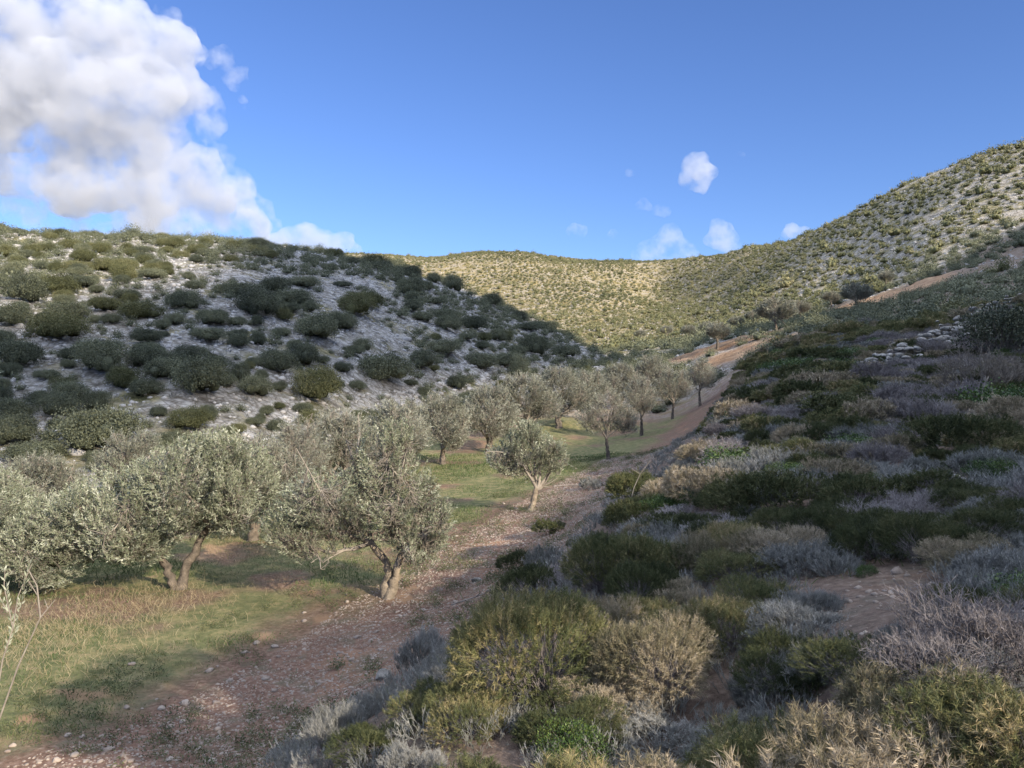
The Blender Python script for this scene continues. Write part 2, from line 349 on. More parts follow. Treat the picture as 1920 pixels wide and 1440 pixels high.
def ground_mat():
    m, n, out = new_mat('ground')
    pos = N(n, 'ShaderNodeNewGeometry').outputs['Position']
    g, hm, fm, bm = attr(n, 'grassy'), attr(n, 'hilly'), attr(n, 'field'), attr(n, 'bank')
    n1 = noise(n, 1.1, 6, .62, pos); n2 = noise(n, 14, 5, .65, pos); n3 = noise(n, .16, 4, .55, pos)
    soil = ramp(n, n1, [(.3, (.115, .064, .045)), (.5, (.17, .096, .067)), (.7, (.24, .148, .105))])
    soil = mixc(n, .55, soil, ramp(n, n2, [(.35, (.06, .040, .030)), (.5, (.15, .094, .069)), (.6, (.23, .16, .122)), (.72, (.36, .285, .235))]))
    orange = ramp(n, n1, [(.35, (.24, .115, .055)), (.65, (.36, .19, .10))])
    soil = mixc(n, mathn(n, 'MULTIPLY', ramp(n, noise(n, .55, 5, .6, pos), [(.58, (0, 0, 0)), (.72, (1, 1, 1))]), .5), soil, orange)
    soil = mixc(n, mathn(n, 'MULTIPLY', ramp(n, noise(n, 2.1, 6, .7, pos), [(.5, (0, 0, 0)), (.64, (1, 1, 1))]), .6), soil, (.105, .105, .07))
    gr = ramp(n, noise(n, 3.4, 8, .72, pos), [(.32, (.055, .075, .028)), (.48, (.11, .125, .05)), (.58, (.20, .185, .085)), (.7, (.24, .17, .10))])
    col = mixc(n, mathn(n, 'MULTIPLY', g, .8), soil, gr)
    litter = ramp(n, n2, [(.3, (.075, .062, .05)), (.55, (.14, .115, .095)), (.75, (.21, .18, .15))])
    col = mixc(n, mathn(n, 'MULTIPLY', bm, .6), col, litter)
    vor = N(n, 'ShaderNodeTexVoronoi'); vor.inputs['Scale'].default_value = 1.3; n.links.new(pos, vor.inputs['Vector'])
    wm = attr(n, 'warm')
    rock = ramp(n, noise(n, 1.15, 10, .74, pos), [(.36, (.10, .09, .075)), (.44, (.22, .20, .17)), (.50, (.34, .32, .295)), (.58, (.46, .44, .415)), (.72, (.54, .525, .50))])
    vor2 = N(n, 'ShaderNodeTexVoronoi', feature='DISTANCE_TO_EDGE'); vor2.inputs['Scale'].default_value = 1.6; n.links.new(pos, vor2.inputs['Vector'])
    rock = mixc(n, ramp(n, vor2.outputs['Distance'], [(.0, (.7, .7, .7)), (.09, (0, 0, 0))]), rock, (.12, .105, .085))
    herb = ramp(n, noise(n, .9, 9, .75, pos), [(.40, (.10, .10, .05)), (.5, (.20, .18, .095)), (.6, (.36, .31, .19))])
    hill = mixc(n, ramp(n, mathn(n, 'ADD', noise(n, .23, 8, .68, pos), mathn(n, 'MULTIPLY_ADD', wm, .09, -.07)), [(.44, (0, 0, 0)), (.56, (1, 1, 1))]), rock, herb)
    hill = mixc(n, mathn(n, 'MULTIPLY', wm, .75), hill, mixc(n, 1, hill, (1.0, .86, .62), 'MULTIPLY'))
    col = mixc(n, hm, col, hill)
    fcol = mixc(n, ramp(n, noise(n, .5, 6, .7, pos), [(.4, (0, 0, 0)), (.6, (1, 1, 1))]), (.23, .14, .085), (.36, .24, .145))
    col = mixc(n, fm, col, fcol)
    b = N(n, 'ShaderNodeBsdfPrincipled'); n.links.new(col, b.inputs['Base Color'])
    b.inputs['Roughness'].default_value = .95; b.inputs['Specular IOR Level'].default_value = .12
    bp = N(n, 'ShaderNodeBump'); bp.inputs['Strength'].default_value = .9; bp.inputs['Distance'].default_value = .03
    n.links.new(noise(n, 22, 6, .7, pos), bp.inputs['Height'])
    bp2 = N(n, 'ShaderNodeBump'); bp2.inputs['Distance'].default_value = .6
    n.links.new(mathn(n, 'MULTIPLY', hm, .9), bp2.inputs['Strength'])
    n.links.new(noise(n, 1.7, 7, .7, pos), bp2.inputs['Height']); n.links.new(bp.outputs[0], bp2.inputs['Normal'])
    n.links.new(bp2.outputs[0], b.inputs['Normal']); n.links.new(b.outputs[0], out.inputs[0]); return m
M['ground'] = ground_mat()
V = np.stack([X, Y, Z], 1)
def sheet(name, sel):
    q = Q[sel]; used = np.unique(q); remap = np.full(len(V), -1); remap[used] = np.arange(len(used))
    me = make_mesh(name, V[used], np.zeros((0, 3), int), remap[q], np.zeros(len(used)), M['ground'], True,
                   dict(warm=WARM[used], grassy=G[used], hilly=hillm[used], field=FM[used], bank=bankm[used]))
    o = link(name, me); o['kind'] = 'structure'; return o
qc = Q[:, 0]
qL = isL[qc] & (Rr[qc] > 20) & (Y[qc] < 300) & (Y[qc] > 5)
qpx = 960 + F * X[qc] / np.maximum(Y[qc], 1)
far = (~qL) & (Rr[qc] > 150) & (Y[qc] > 0)
qF = far & (qpx < 1232); qR = far & (qpx >= 1232)
sheet('ground', ~(qL | qF | qR)); sheet('rocky_hill', qL); sheet('distant_hill', qF); sheet('right_hill', qR)

# ------------------------------------------------------------------ ridge behind the camera on the right (its shadow lies over the near slope)
TE = math.tan(SUN_EL); DU = np.array([math.cos(SUN_AZ), math.sin(SUN_AZ)]); DV = np.array([-math.sin(SUN_AZ), math.cos(SUN_AZ)])
EDGE = [(.8, 2.6, -1.95), (1.7, 2.6, -1.9), (1.2, 3.3, -2.0), (.25, 5.4, -2.15), (-2.6, 8.6, -3.75), (-4.0, 12.6, -4.1), (-2.4, 13.6, -4.2), (5.2, 14, -1.0), (4.0, 12, -1.3), (1.2, 20, -3.6), (3, 30, -4.2), (0, 42, -5.5), (6, 60, -5.8)] + [tuple(h) for h in hit([1250, 1330, 1400, 1480, 1560, 1640, 1700, 1800, 1920], [658, 654, 652, 632, 606, 566, 535, 486, 425])]
EDGE = sorted((x * DU[0] + y * DU[1], z + (x * DV[0] + y * DV[1]) * TE) for x, y, z in EDGE)
print('EDGE', [(round(float(a), 1), round(float(b), 2)) for a, b in EDGE])
EU = np.array([e[0] for e in EDGE]); EH = np.array([e[1] for e in EDGE])
def ridge_h(u): return np.interp(u, np.concatenate([[-60, -8], EU, [300]]), np.concatenate([[-16, -4], EH, [EH[-1] + 12]]))
uu = np.concatenate([np.linspace(-90, -4, 40), np.linspace(-3.5, 45, 130), np.linspace(46, 320, 180)]); vv = np.concatenate([np.linspace(-230, -112, 20), np.linspace(-108, -92, 9), np.linspace(-88, -30, 18)])
UU, VV = np.meshgrid(uu, vv); UU = UU.ravel(); VV = VV.ravel()
hz = ridge_h(UU) + 100 * TE - np.abs(VV + 100) * .62 + .16 * fbm(UU, VV, 4, 3, 51)
hx = UU * DU[0] + VV * DV[0]; hy = UU * DU[1] + VV * DV[1]
nu = len(uu); a_, b_ = np.meshgrid(np.arange(len(vv) - 1), np.arange(nu - 1), indexing='ij')
qq = np.stack([a_ * nu + b_, a_ * nu + b_ + 1, (a_ + 1) * nu + b_ + 1, (a_ + 1) * nu + b_], -1).reshape(-1, 4)
one = np.ones(len(hx))
rb = link('hill', make_mesh('hill', np.stack([hx, hy, hz], 1), np.zeros((0, 3), int), qq, one * 0, M['ground'], True, dict(warm=one, grassy=one * 0, hilly=one, field=one * 0, bank=one * 0)))
rb['kind'] = 'structure'

# ------------------------------------------------------------------ plant parts
def spikes(mb, base, d, ln, wd, var):
    """each a thin two-bladed point"""
    n = len(base); p = perp(d); q = np.cross(d, p); tip = base + d * ln[:, None]
    w_ = wd[:, None] * .5
    v = np.stack([base - p * w_, base + p * w_, tip, base - q * w_, base + q * w_], 1).reshape(-1, 3)
    k = np.arange(n)[:, None] * 5
    mb.add(v, tris=np.concatenate([k + [0, 1, 2], k + [3, 4, 2]]), var=np.repeat(var, 5))
def ribbons(mb, a, b, wa, wb, var):
    """tapered three-sided twigs between a and b"""
    n = len(a); d = unit(b - a); p = perp(d); q = np.cross(d, p)
    vs = []
    for (e, wdt) in ((a, wa), (b, wb)):
        for k in range(3):
            t = k * 2 * math.pi / 3
            vs.append(e + (p * math.cos(t) + q * math.sin(t)) * np.reshape(wdt, (-1, 1)) * .5)
    v = np.stack(vs, 1).reshape(-1, 3); k = np.arange(n)[:, None] * 6
    mb.add(v, quads=np.concatenate([k + [0, 1, 4, 3], k + [1, 2, 5, 4], k + [2, 0, 3, 5]]), var=np.repeat(var, 6))
def leaves(mb, base, d, nrm, ln, wd, var):
    """pointed leaves: a quad folded into a diamond"""
    n = len(base); s = unit(np.cross(d, nrm)); mid = base + d * (ln * .48)[:, None]; tip = base + d * ln[:, None]
    w_ = (wd * .5)[:, None]
    v = np.stack([base, mid + s * w_, tip, mid - s * w_], 1).reshape(-1, 3)
    k = np.arange(n)[:, None] * 4
    mb.add(v, quads=k + [0, 1, 2, 3], var=np.repeat(var, 4))
def tube(mb, pts, rad, sides=7, var=.3, rough=0):
    pts = np.asarray(pts, float); rad = np.asarray(rad, float); n = len(pts)
    d = np.gradient(pts, axis=0); d = unit(d)
    ref = np.array([.3, 1, .1]); p = unit(np.cross(d, ref)); q = np.cross(d, p)
    t = np.arange(sides) * 2 * math.pi / sides
    rr = rad[:, None] * (1 + rough * rng.normal(size=(n, sides)))
    v = pts[:, None] + (p[:, None] * np.cos(t)[None, :, None] + q[:, None] * np.sin(t)[None, :, None]) * rr[..., None]
    i, j = np.meshgrid(np.arange(n - 1), np.arange(sides), indexing='ij'); j2 = (j + 1) % sides
    qs = np.stack([i * sides + j, i * sides + j2, (i + 1) * sides + j2, (i + 1) * sides + j], -1).reshape(-1, 4)
    mb.add(v.reshape(-1, 3), quads=qs, var=var)
def dome_points(n, rad, h, lobes=9, fill=.25, seed=0):
    """points on an uneven cushion of several swellings, with outward directions"""
    r = np.random.default_rng(seed)
    a = r.uniform(0, 2 * math.pi, lobes); rr = rad * .62 * np.sqrt(r.uniform(0.02, 1, lobes)); s = r.uniform(.38, .60, lobes) * rad
    c = np.stack([rr * np.cos(a), rr * np.sin(a), h * r.uniform(.25, .55, lobes) * (1 - .45 * (rr / rad) ** 2)], 1)
    k = r.integers(0, lobes, n * 3); d = unit(r.normal(size=(n * 3, 3))); d[:, 2] = np.abs(d[:, 2]) * 1.0 - .12; d = unit(d)
    dep = 1 - fill * r.uniform(0, 1, n * 3) ** 2
    p = c[k] + d * (s[k] * dep)[:, None] * np.array([1, 1, .62 * h / rad / .62])
    # throw out points buried inside other swellings
    inside = np.zeros(len(p), bool)
    for j in range(lobes):
        e = (p - c[j]) / (s[j] * np.array([1, 1, h / rad])); inside |= (np.linalg.norm(e, axis=1) < .72) & (k != j)
    ok = (~inside) & (p[:, 2] > .02 * h)
    p, d, k = p[ok][:n], d[ok][:n], k[ok][:n]
    return p, d, k, r.uniform(-.24, .24, lobes)[k]
def spiny_mesh(name, mats, seed, tufts=420, rad=.5, h=.5, sp=15, ln=.05, wd=.0042, tl=.11):
    mb, st = MB(), MB()
    p, d, k, lv = dome_points(tufts, rad, h, 10, .35, seed)
    n = len(p); d = unit(d * .9 + np.array([0, 0, .28]) + randdir(n) * .38)
    tl = tl * rng.uniform(.6, 1.35, n); b = p - d * tl[:, None] * .6
    tv = np.clip(.5 + lv + rng.normal(0, .14, n), 0, 1)
    ribbons(mb, b, b + d * tl[:, None], np.full(n, wd * 1.1), np.full(n, wd * .5), tv)
    m = n * sp; idx = np.repeat(np.arange(n), sp); f = rng.uniform(.15, 1, m)
    base = b[idx] + d[idx] * (tl[idx] * f)[:, None]
    sd = unit(d[idx] * rng.uniform(.35, 1.2, (m, 1)) + perp(d[idx]) * rng.uniform(.6, 1.1, (m, 1)))
    spikes(mb, base, sd, ln * rng.uniform(.5, 1.3, m) * (1.15 - .4 * f), np.full(m, wd) * rng.uniform(.7, 1.2, m), np.clip(tv[idx] + rng.normal(0, .10, m), 0, 1))
    ns = min(n, 170); o = np.stack([rng.normal(0, .10, ns) * rad, rng.normal(0, .10, ns) * rad, np.full(ns, -.05)], 1)
    sel = rng.permutation(n)[:ns]; mid = (o + b[sel]) / 2 + rng.normal(0, .05, (ns, 3)) * rad + np.array([0, 0, .05]) * rad
    ribbons(st, o, mid, np.full(ns, wd * 2.6), np.full(ns, wd * 1.8), rng.uniform(0, .6, ns)); ribbons(st, mid, b[sel], np.full(ns, wd * 1.8), np.full(ns, wd), rng.uniform(0, .6, ns))
    return mb.mesh(name, mats), st.mesh(name + '_stems', M['bare_twig'])
def twiggy_mesh(name, mat, seed, n0=150, rad=.5, h=.45, forks=(3, 3, 3), wd=.005, up=.35, leafy=0):
    """a cushion of forking grey twigs"""
    mb, st = MB(), MB()
    p, d, k, lv = dome_points(n0, rad, h, 8, .3, seed)
    n = len(p); o = np.stack([rng.normal(0, .12, n) * rad, rng.normal(0, .12, n) * rad, np.full(n, -.06)], 1) + p * np.array([.35, .35, 0])
    mid = o * .45 + p * .5 + rng.normal(0, .04, (n, 3)) * rad
    ribbons(st, o, mid, np.full(n, wd * 1.7), np.full(n, wd * 1.2), np.clip(.3 + rng.normal(0, .2, n), 0, 1))
    tv = np.clip(.45 + lv + rng.normal(0, .12, n), 0, 1)
    a, dd, L, wv = mid, unit(p - mid), np.linalg.norm(p - mid, axis=1) * .75, np.full(n, wd)
    ribbons(mb, a, a + dd * L[:, None], wv, wv * .8, tv); a = a + dd * L[:, None]
    for lev, fk in enumerate(forks):
        idx = np.repeat(np.arange(len(a)), fk); m = len(idx)
        nd = unit(dd[idx] + randdir(m) * (.62 + .12 * lev) + np.array([0, 0, up])); ll = L[idx] * rng.uniform(.38, .75, m); ww = wv[idx] * .78; vv_ = np.clip(tv[idx] + rng.normal(0, .07, m) + .05, 0, 1)
        s0 = a[idx] - dd[idx] * (L[idx] * rng.uniform(0, .6, m))[:, None]; e = s0 + nd * ll[:, None]
        ribbons(mb, s0, e, ww, ww * .55, vv_)
        a, dd, L, wv, tv = e, nd, ll, ww, vv_
    if leafy:
        sel = rng.integers(0, len(a), leafy); bl = a[sel] - dd[sel] * (L[sel] * rng.uniform(0, .9, leafy))[:, None]
        leaves(mb, bl, unit(dd[sel] + randdir(leafy) * .7), randdir(leafy), np.full(leafy, wd * 2.2), np.full(leafy, wd * .9), rng.uniform(.3, 1, leafy))
    return mb.mesh(name, mat), st.mesh(name + '_stems', M['bare_twig'])
def leafy_mesh(name, mat, seed, nleaf=2600, rad=.5, h=.5, ln=.03, lobes=10, clump=12, asp=.55, core=0):
    """rounded small-leaved bush: clumps of leaves spread over uneven swellings"""
    mb, st = MB(), MB()
    nc = max(10, nleaf // clump); p, d, k, lv = dome_points(nc, rad, h, lobes, .4, seed); nc = len(p)
    idx = np.repeat(np.arange(nc), clump); m = len(idx)
    base = p[idx] + rng.normal(0, 1, (m, 3)) * ln * ((1.9 if nleaf > 300 else .9) if core else 1.5); ld = unit(d[idx] * .6 + randdir(m) + np.array([0, 0, .3]))
    cv_ = np.clip(.5 + lv + rng.normal(0, .13, nc), 0, 1)
    leaves(mb, base, ld, unit(d[idx] + randdir(m) * .8), ln * rng.uniform(.7, 1.3, m), ln * asp * rng.uniform(.8, 1.2, m), np.clip(cv_[idx] + rng.normal(0, .12, m), 0, 1))
    if core:
        k_ = d.copy(); c0 = np.random.default_rng(seed); L0 = lobes; a0 = c0.uniform(0, 2 * math.pi, L0); r0 = rad * .62 * np.sqrt(c0.uniform(0.02, 1, L0)); s0 = c0.uniform(.38, .60, L0) * rad
        cz0 = h * c0.uniform(.25, .55, L0) * (1 - .45 * (r0 / rad) ** 2)
        bm0 = bmesh.new(); bmesh.ops.create_icosphere(bm0, subdivisions=2 if nleaf > 1000 else 1, radius=1); iv = np.array([q_.co[:] for q_ in bm0.verts]); it = np.array([[q_.index for q_ in f_.verts] for f_ in bm0.faces]); bm0.free()
        for q_ in range(L0):
            vv0 = iv * (1 + .10 * rng.normal(size=(len(iv), 1))) * s0[q_] * core * np.array([1, 1, h / rad]) + np.array([r0[q_] * math.cos(a0[q_]), r0[q_] * math.sin(a0[q_]), cz0[q_]])
            mb.add(vv0, tris=it, var=rng.uniform(.2, .5))
    ns = min(nc, 60); sel = rng.permutation(nc)[:ns]; o = np.stack([rng.normal(0, .08, ns) * rad, rng.normal(0, .08, ns) * rad, np.full(ns, -.08 * h)], 1)
    mid = o * .5 + p[sel] * .5 + rng.normal(0, .05, (ns, 3)) * rad
    ribbons(st, o, mid, np.full(ns, rad * .035), np.full(ns, rad * .022), rng.uniform(0, .5, ns)); ribbons(st, mid, p[sel], np.full(ns, rad * .022), np.full(ns, rad * .008), rng.uniform(0, .5, ns))
    return mb.mesh(name, mat), st.mesh(name + '_stems', M['dead_wood'])

# ------------------------------------------------------------------ olive trees
def bez(a, b, c, n):
    t = np.linspace(0, 1, n)[:, None]; return a * (1 - t) ** 2 + 2 * b * t * (1 - t) + c * t * t
def olive(name, trunk, limbs, crown, nsprig, per, ll, lw, seed, leafmat, bark_r=.13, twigs=.5, droop=0., bare=0., bark='olive_bark'):
    """trunk: list of points (a list of stems); limbs: (stem, end point); crown: list of (cx,cy,cz,rx,ry,rz,weight)"""
    global rng
    rng = np.random.default_rng(seed)
    tb, br, lf = MB(), MB(), MB(); nodes = []
    for st in trunk:
        pts = np.array(st, float); n = 12
        t = np.linspace(0, 1, len(pts)); tt = np.linspace(0, 1, n)
        P3 = np.stack([np.interp(tt, t, pts[:, k]) for k in range(3)], 1)
        P3[1:-1] = (P3[:-2] + 2 * P3[1:-1] + P3[2:]) / 4; P3[2:-1] += rng.normal(0, .018, (n - 3, 3))
        rad = bark_r * (1.0 - .42 * tt) * (1 + .75 * np.exp(-tt * 11)) * (1 + .07 * rng.normal(size=n))
        tube(tb, P3, rad, 10, .35, .07)
        tube(tb, np.array([P3[-1], P3[-1] + (P3[-1] - P3[-2]) * .35]), [rad[-1], rad[-1] * .55], 10, .35)
    ends = []
    for si, e in limbs:
        s = np.array(trunk[si][-1], float); e = np.array(e, float)
        m_ = (s + e) / 2 + rng.normal(0, .12, 3) + np.array([0, 0, -.06]); pts = bez(s - np.array([0, 0, .04]), m_, e, 9); pts[2:-1] += rng.normal(0, .02, (6, 3))
        tube(br, pts, np.linspace(bark_r * .50, bark_r * .13, 9), 7, .3, .05)
        nodes.append(pts[3:])
        for k in range(4):
            f = rng.integers(3, 9); s2 = pts[f]; e2 = s2 + (e - s) * rng.uniform(.1, .28) + rng.normal(0, .26, 3) + np.array([0, 0, .08])
            pt2 = bez(s2, (s2 + e2) / 2 + rng.normal(0, .1, 3), e2, 6); tube(br, pt2, np.linspace(bark_r * .2, bark_r * .07, 6), 5, .3); nodes.append(pt2[1:])
    nodes = np.concatenate(nodes)
    cr_ = np.array(crown, float); wts = cr_[:, 6] / cr_[:, 6].sum()
    k = rng.choice(len(cr_), nsprig, p=wts); dd = randdir(nsprig); rr = rng.uniform(.45, 1, nsprig) ** .6
    tips = cr_[k, :3] + dd * rr[:, None] * cr_[k, 3:6]
    lump = fbm(tips[:, 0] * 2 + tips[:, 2] * 1.3, tips[:, 1] * 2 - tips[:, 2], .62, 3, seed)
    keep = lump > -.20; tips, dd, k = tips[keep], dd[keep], k[keep]; n = len(tips)
    # twig from the nearest limb point to the shoot
    near = np.empty(n, int)
    for i in range(0, n, 400):
        near[i:i + 400] = np.argmin(((tips[i:i + 400, None] - nodes[None]) ** 2).sum(-1) + .25 * rng.random((len(tips[i:i + 400]), len(nodes))), 1)
    s = nodes[near]; sl_ = rng.uniform(.16, .34, n) * ll / .06
    od = unit(tips - s); sd = unit(od * .75 + np.array([0, 0, .75 - droop]) + randdir(n) * .30 + dd * .25)
    sh = tips - sd * sl_[:, None]
    tw = rng.random(n) < twigs
    mid = (s + sh) / 2 + rng.normal(0, .06, (n, 3)); nt_ = int(tw.sum()); wd0 = bark_r * .09
    ribbons(br, s[tw], mid[tw], np.full(nt_, wd0 * 1.5), np.full(nt_, wd0), rng.uniform(.1, .6, nt_)); ribbons(br, mid[tw], sh[tw], np.full(nt_, wd0), np.full(nt_, wd0 * .7), rng.uniform(0, .5, nt_))
    ribbons(br, sh, tips, np.full(n, lw * .42), np.full(n, lw * .2), rng.uniform(0, .4, n))
    green = rng.random(n) >= bare
    gi = np.where(green)[0]; idx = np.repeat(gi, per); m = len(idx); f = rng.uniform(.05, 1.02, m)
    base = sh[idx] + (tips - sh)[idx] * f[:, None]; pd = perp(sd[idx])
    ld = unit(sd[idx] * rng.uniform(.55, 1.1, (m, 1)) + pd * .7)
    sv = np.clip(.46 + .22 * rng.normal(size=n) * .8, 0, 1)
    leaves(lf, base, ld, unit(np.cross(pd, sd[idx]) + randdir(m) * .5 + sd[idx] * .3), ll * rng.uniform(.65, 1.25, m), np.full(m, lw) * rng.uniform(.8, 1.2, m), np.clip(sv[idx] + rng.normal(0, .16, m), 0, 1))
    tm = tb.mesh(name + '_trunk', M[bark], True); bm_ = br.mesh(name + '_branches', M['twig']); lm = lf.mesh(name + '_leaves', leafmat)
    return tm, bm_, lm
def put_olive(meshes, loc, rz, s, label, group='olive trees of the grove'):
    e = bpy.data.objects.new('olive_tree', None); C.objects.link(e); e.location = tuple(float(a) for a in loc); e.rotation_euler = (0, 0, rz); e.scale = (s, s, s)
    e.empty_display_size = .2; tag(e, label, 'olive tree', group)
    for nm, me in zip(('trunk', 'branches', 'crown'), meshes): link(nm, me, e)
    return e
OLV = []
def base_of(px, py): return hit(px, py)[0]
# the two nearest trees are shaped one by one
b1 = base_of(328, 1108); b2 = base_of(733, 1128); b3 = base_of(1003, 957); b4 = base_of(1139, 864)
t1 = olive('olive_a', [[(0, 0, -.1), (-.12, .02, .25), (-.38, .0, .78)], [(.05, .05, -.1), (.12, .05, .3), (.42, .12, .95), (.62, .15, 1.2)]],
           [(0, (-1.7, -.1, 1.5)), (0, (-1.0, .5, 2.2)), (0, (-2.4, .3, 1.1)), (0, (-.7, -.7, 1.6)), (1, (1.3, .2, 2.3)), (1, (.3, .3, 2.8)), (1, (1.4, -.5, 1.9)), (1, (.4, -.7, 2.2))],
           [(-1.9, 0, 1.30, 1.25, 1.2, .75, 1.0), (-.8, 0, 1.65, 1.35, 1.3, .95, 1.4), (.5, 0, 2.1, 1.35, 1.3, 1.05, 1.6), (1.3, .1, 2.05, .75, 1.0, .9, .7), (.9, 0, 2.7, .9, .9, .5, .4), (-2.8, -.1, .95, .8, .9, .65, .6), (-.6, -.3, .95, .8, .7, .4, .3)],
           6600, 17, .074, .0180, 21, M['olive_leaf'], .105, .35)
t2 = olive('olive_b', [[(-.05, -.05, -.12), (.02, 0, .2), (.10, .0, .5), (.22, .05, .85)], [(-.08, .05, -.1), (-.1, .06, .3), (-.02, .05, .55), (-.42, .1, 1.05)]],
           [(0, (.7, .3, 1.9)), (0, (.2, -.4, 2.3)), (0, (.9, -.3, 1.4)), (0, (-.1, .5, 2.7)), (1, (-1.5, .1, 1.5)), (1, (-1.2, -.4, 2.0)), (1, (-.8, .4, 2.4)), (1, (-1.7, -.2, 1.05))],
           [(-.1, 0, 1.95, 1.0, 1.0, .95, 1.5), (-1.1, 0, 1.75, 1.1, 1.0, .75, 1.4), (.5, 0, 1.5, .75, .8, .8, 1.0), (-.15, 0, 2.75, .6, .7, .65, .6), (-1.8, -.1, 1.4, .7, .7, .55, .7), (.75, 0, 1.15, .4, .6, .5, .35), (.1, 0, 3.1, .35, .4, .35, .2)],
           4200, 16, .064, .0160, 22, M['olive_leaf'], .105, 1.0, 0, .22, 'olive_bark_pale')
t3 = olive('olive_c', [[(-.12, -.1, -.1), (-.05, 0, .22), (.06, .0, .62)]],
           [(0, (-.35, .1, 1.35)), (0, (.12, .2, 1.4)), (0, (.48, .05, 1.1)), (0, (-.7, -.1, 1.7)), (0, (.5, .1, 1.75)), (0, (-.1, .3, 2.1))],
           [(-.2, 0, 1.85, .95, .9, .55, 1.3), (-.95, 0, 1.6, .6, .7, .45, .8), (.5, 0, 1.65, .55, .7, .5, .6), (-.3, 0, 2.35, .55, .6, .35, .5), (-.7, 0, 1.25, .5, .5, .3, .3)],
           1900, 14, .075, .02, 23, M['olive_leaf'], .105, .5, 0, .05, 'olive_bark_pale')
t4 = olive('olive_d', [[(.05, 0, -.1), (.0, 0, .5), (-.05, 0, 1.0)]],
           [(0, (-.7, 0, 1.9)), (0, (.3, .2, 2.0)), (0, (.9, -.1, 1.7)), (0, (-.3, .3, 2.5)), (0, (.2, -.3, 2.7))],
           [(-.1, 0, 2.2, 1.2, 1.1, .8, 1.5), (-.9, 0, 1.9, .7, .8, .6, .7), (.8, 0, 2.0, .7, .8, .6, .7), (0, 0, 2.9, .8, .8, .45, .5), (1.1, 0, 1.5, .4, .5, .4, .25)],
           1350, 10, .10, .020, 24, M['olive_leaf_grey'], .095, .9, 0, .25)
t5 = olive('olive_e', [[(0, 0, -.1), (.05, 0, .35), (-.05, 0, .7)], [(.06, 0, -.1), (.16, 0, .4), (.38, 0, .9)]],
           [(0, (-1.0, 0, 1.6)), (0, (-.3, .4, 2.2)), (0, (-.7, -.5, 1.5)), (1, (1.1, 0, 1.8)), (1, (.6, -.3, 2.4)), (1, (.3, .5, 2.3))],
           [(0, 0, 2.0, 1.4, 1.3, .85, 1.6), (-1.1, 0, 1.6, .8, .9, .7, .8), (1.1, 0, 1.7, .8, .9, .7, .8), (.1, 0, 2.7, .9, .9, .45, .5), (0, -.6, 1.3, 1.0, .6, .5, .4)],
           2100, 11, .11, .026, 25, M['olive_leaf_grey'], .12, .5)
rng = np.random.default_rng(5)
put_olive(t1, b1, 0, 1.02, 'broad dense olive tree with two dark splayed trunks, at the left of the grassy strip')
put_olive(t2, b2, 0, 1.0, 'scraggly olive tree with a leaning pale trunk on orange soil beside the brown track')
put_olive(t3, b3, 0, 1.0, 'small olive tree with bare forked pale limbs, next along the track behind the leaning one')
put_olive(t4, b4, 0, 1.0, 'thin grey olive with one straight trunk, third along the track')
for px, py, s, me, rz, lab in ((1203, 818, 1.15, t4, 1.3, 'grey olive tree fourth along the track, with a thin slanting side stem'), (1262, 786, 1.15, t4, 3.6, 'grey olive tree fifth along the track near the far end of the row'),
                               (1312, 764, 1.15, t4, 5.1, 'last and farthest olive tree at the right end of the row along the track')):
    put_olive(me, base_of(px, py), rz, s, lab)
# second row, left of the first, standing against the rocky hill: (px, distance, size, mesh, turn, label)
for px, d, s, me, rz, lab in ((-20, 16.0, .72, t1, 2.6, 'silvery olive tree cut off by the left edge of the photo'), (60, 20, .74, t5, 1.0, 'olive tree behind the broad two-trunked one, at the far left'), (250, 23, .85, t5, 2.4, 'olive tree peeping over the left half of the broad two-trunked one'),
                              (470, 20, .82, t5, .3, 'twiggy olive tree between the broad two-trunked olive and the leaning one'), (560, 23, .86, t4, 2.0, 'half bare olive with many grey twigs just behind the leaning olive'),
                              (640, 27, .95, t5, 4.0, 'dense olive directly behind the crown of the leaning olive'), (745, 31, 1.0, t5, 5.2, 'dense olive behind the right shoulder of the leaning olive'),
                              (830, 36, 1.0, t5, 1.7, 'dark olive tree above the far green patch of grass'), (915, 41, 1.08, t5, .9, 'olive tree behind the small one with forked pale limbs'),
                              (985, 46, 1.2, t5, 3.3, 'olive tree behind and left of the thin straight-trunked one'), (1050, 53, 1.25, t5, 2.7, 'olive tree in the back row against the foot of the rocky hill'),
                              (1105, 60, 1.25, t5, 4.6, 'olive tree in the back row above the thin grey one'), (1160, 68, 1.25, t5, .2, 'olive tree in the back row near the valley floor'), (1222, 74, 1.2, t5, 1.9, 'farthest olive of the back row, in front of the bare field')):
    x = (px - 960) / F * d; put_olive(me, (x, d, ground(x, d)[0]), rz, s * 1.12, lab)
tall = olive('olive_shade', [[(0, 0, -.1), (.05, 0, 1.5), (.0, 0, 2.9)]], [(0, (-1.2, 0, 3.6)), (0, (1.2, .2, 3.6)), (0, (.1, -1.1, 3.7)), (0, (0, 1.1, 3.7))],
             [(0, 0, 3.75, 1.7, 1.7, .62, 1.5), (-1.1, .3, 3.7, .9, .9, .5, .6), (1.1, -.3, 3.7, .9, .9, .5, .6)], 1500, 11, .11, .03, 27, M['olive_leaf'], .13, .4)
rng = np.random.default_rng(5)
put_olive(tall, (4.9, 0.0, -1.15), 1.1, 1.0, 'unseen tall olive tree added behind the viewer to shade the track')  # unseen tree added to throw shade over the track
